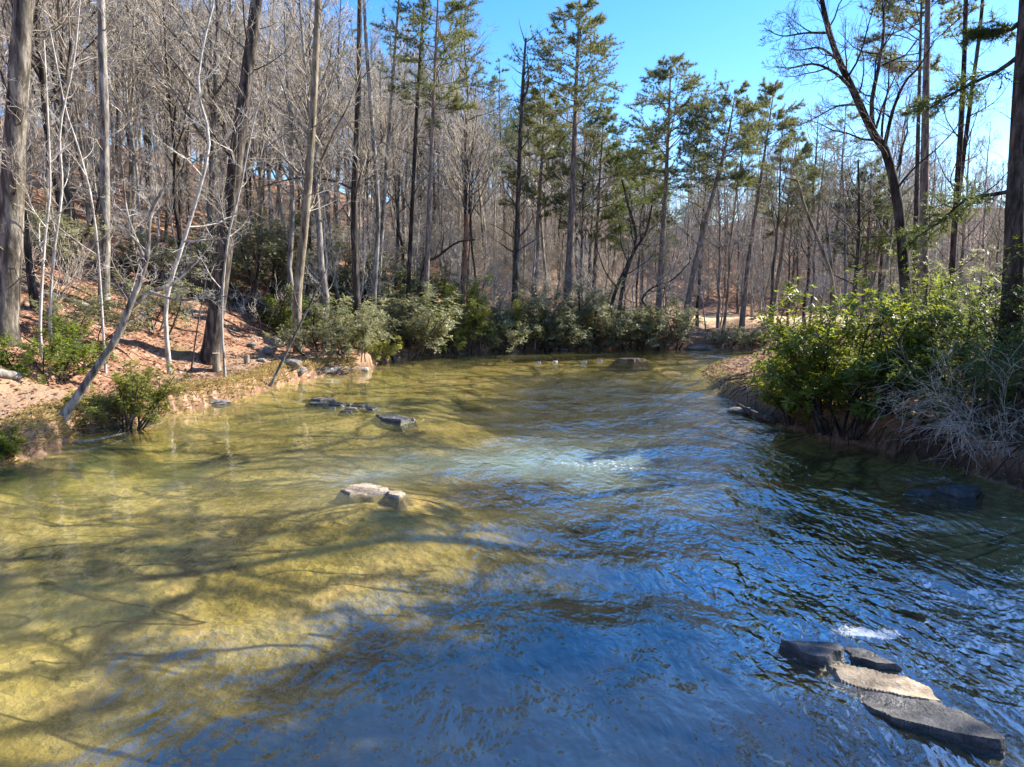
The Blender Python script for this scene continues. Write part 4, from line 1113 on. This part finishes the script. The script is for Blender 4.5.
# ------------------------------------------------------------------ fallen leaves and grass, uncountable
def flakes(n, test, s, m, name, label, azr, rr, flat=.35):
    a = np.radians(rng.uniform(*azr, n)); r = np.sqrt(rng.uniform(rr[0] ** 2, rr[1] ** 2, n))
    x, y = r * np.sin(a), r * np.cos(a)
    z, i_, l, q = terrain(x, y)
    k = test(x, y, z, i_, l, q); x, y, z = x[k], y[k], z[k]; n = len(x)
    C = np.stack([x, y, z + .015], 1)
    Nn = nrm(np.stack([rng.normal(0, flat, n), rng.normal(0, flat, n), np.ones(n)], 1))
    N, B = frames(Nn); th = rng.uniform(0, 6.28, (n, 1)); u = np.cos(th) * N + np.sin(th) * B; w_ = np.cross(Nn, u)
    sz = s * rng.uniform(.6, 1.3, (n, 1))
    V = np.stack([C - u * sz, C + w_ * sz * .5 + Nn * sz * .25, C + u * sz, C - w_ * sz * .5 + Nn * sz * .25], 1).reshape(-1, 3)
    i = np.arange(n)[:, None] * 4
    g = Geo(); g.add(V, T=np.concatenate([i + [0, 2, 1], i + [0, 3, 2]], 1).reshape(-1, 3))
    tag(link(name, g.mesh(name, M[m], smooth=False)), label, kind='stuff')
flakes(60000, lambda x, y, z, i, l, q: ~i & (np.minimum(l, q) > .35) & (z < 12) & ((l > 2.2) | (rng.random(len(x)) < .5)), .075, 'litter', 'fallen_leaves', 'dry brown leaves strewn over the banks and slope', (-40, 40), (10, 45))

def blades(n, test, h, m, name, label, azr, rr, hang=.0):
    a = np.radians(rng.uniform(*azr, n)); r = np.sqrt(rng.uniform(rr[0] ** 2, rr[1] ** 2, n))
    x, y = r * np.sin(a), r * np.cos(a)
    z, i_, l, q = terrain(x, y)
    k = test(x, y, z, i_, l, q); x, y, z = x[k], y[k], z[k]; n = len(x)
    b = np.stack([x, y, z - .01], 1)
    d = nrm(np.stack([rng.normal(0, .7, n), rng.normal(0, .7, n), rng.uniform(.3, 1, n) - hang], 1))
    L = h * rng.uniform(.5, 1.3, (n, 1)); s_ = nrm(np.cross(d, rng.normal(size=(n, 3)))) * .008
    V = np.stack([b - s_, b + s_, b + d * L * .6 + [0, 0, 0], b + d * L - np.array([0, 0, .25]) * L], 1).reshape(-1, 3)
    i = np.arange(n)[:, None] * 4
    g = Geo(); g.add(V, T=np.concatenate([i + [0, 1, 2], i + [2, 1, 3]], 1).reshape(-1, 3))
    tag(link(name, g.mesh(name, M[m], smooth=False)), label, kind='stuff')
blades(210000, lambda x, y, z, i, l, q: ~i & (l < q) & (l < .9) & (l > .0) & (y > 12), .19, 'straw', 'dry_grass', 'straw coloured grass on the left bank edge', (-40, -12), (12, 30), .3)
blades(60000, lambda x, y, z, i, l, q: ~i & (q < l) & (q < 1.2) & (y > 9), .10, 'moss', 'short_grass', 'thin grass on the right bank and spit edge', (8, 36), (11, 34))

# ------------------------------------------------------------------ camera, sun, sky
cam = bpy.data.cameras.new('camera'); co = bpy.data.objects.new('camera', cam); COL.objects.link(co)
co.location = (0, 0, CAMH); co.rotation_euler = (PI / 2 - PITCH, 0, 0)
cam.sensor_width = 36; cam.lens = 36 * FPX / W; cam.clip_end = 4000; cam.clip_start = .1
SC.camera = co
SUN_AZ, SUN_EL = 67., 35.
sd = bpy.data.lights.new('sun', 'SUN'); so = bpy.data.objects.new('sun', sd); COL.objects.link(so)
sd.energy = 5.0; sd.angle = math.radians(.5); sd.color = (1, .93, .82)
S = Vector((math.sin(math.radians(SUN_AZ)) * math.cos(math.radians(SUN_EL)), math.cos(math.radians(SUN_AZ)) * math.cos(math.radians(SUN_EL)), math.sin(math.radians(SUN_EL))))
so.rotation_euler = S.to_track_quat('Z', 'Y').to_euler(); so.location = (30, 10, 40)
w = bpy.data.worlds.new('World'); SC.world = w; w.use_nodes = True
nt = w.node_tree; bg = nt.nodes['Background']
sky = nt.nodes.new('ShaderNodeTexSky'); sky.sky_type = 'NISHITA'; sky.sun_disc = False
sky.sun_elevation = math.radians(SUN_EL); sky.sun_rotation = math.radians(SUN_AZ); sky.altitude = 300; sky.air_density = 1.0; sky.dust_density = .3; sky.ozone_density = 3.
hs = nd(nt, 'ShaderNodeHueSaturation', {'Hue': .508, 'Saturation': 1.34, 'Color': sky.outputs[0]})
nt.links.new(hs.outputs[0], bg.inputs[0]); bg.inputs[1].default_value = .125
SC.view_settings.view_transform = 'Standard'; SC.view_settings.look = 'None'; SC.view_settings.exposure = 1.52; SC.view_settings.gamma = 1
SC.cycles.max_bounces = 6; SC.cycles.transparent_max_bounces = 8; SC.cycles.diffuse_bounces = 2; SC.cycles.glossy_bounces = 3
SC.cycles.use_denoising = True
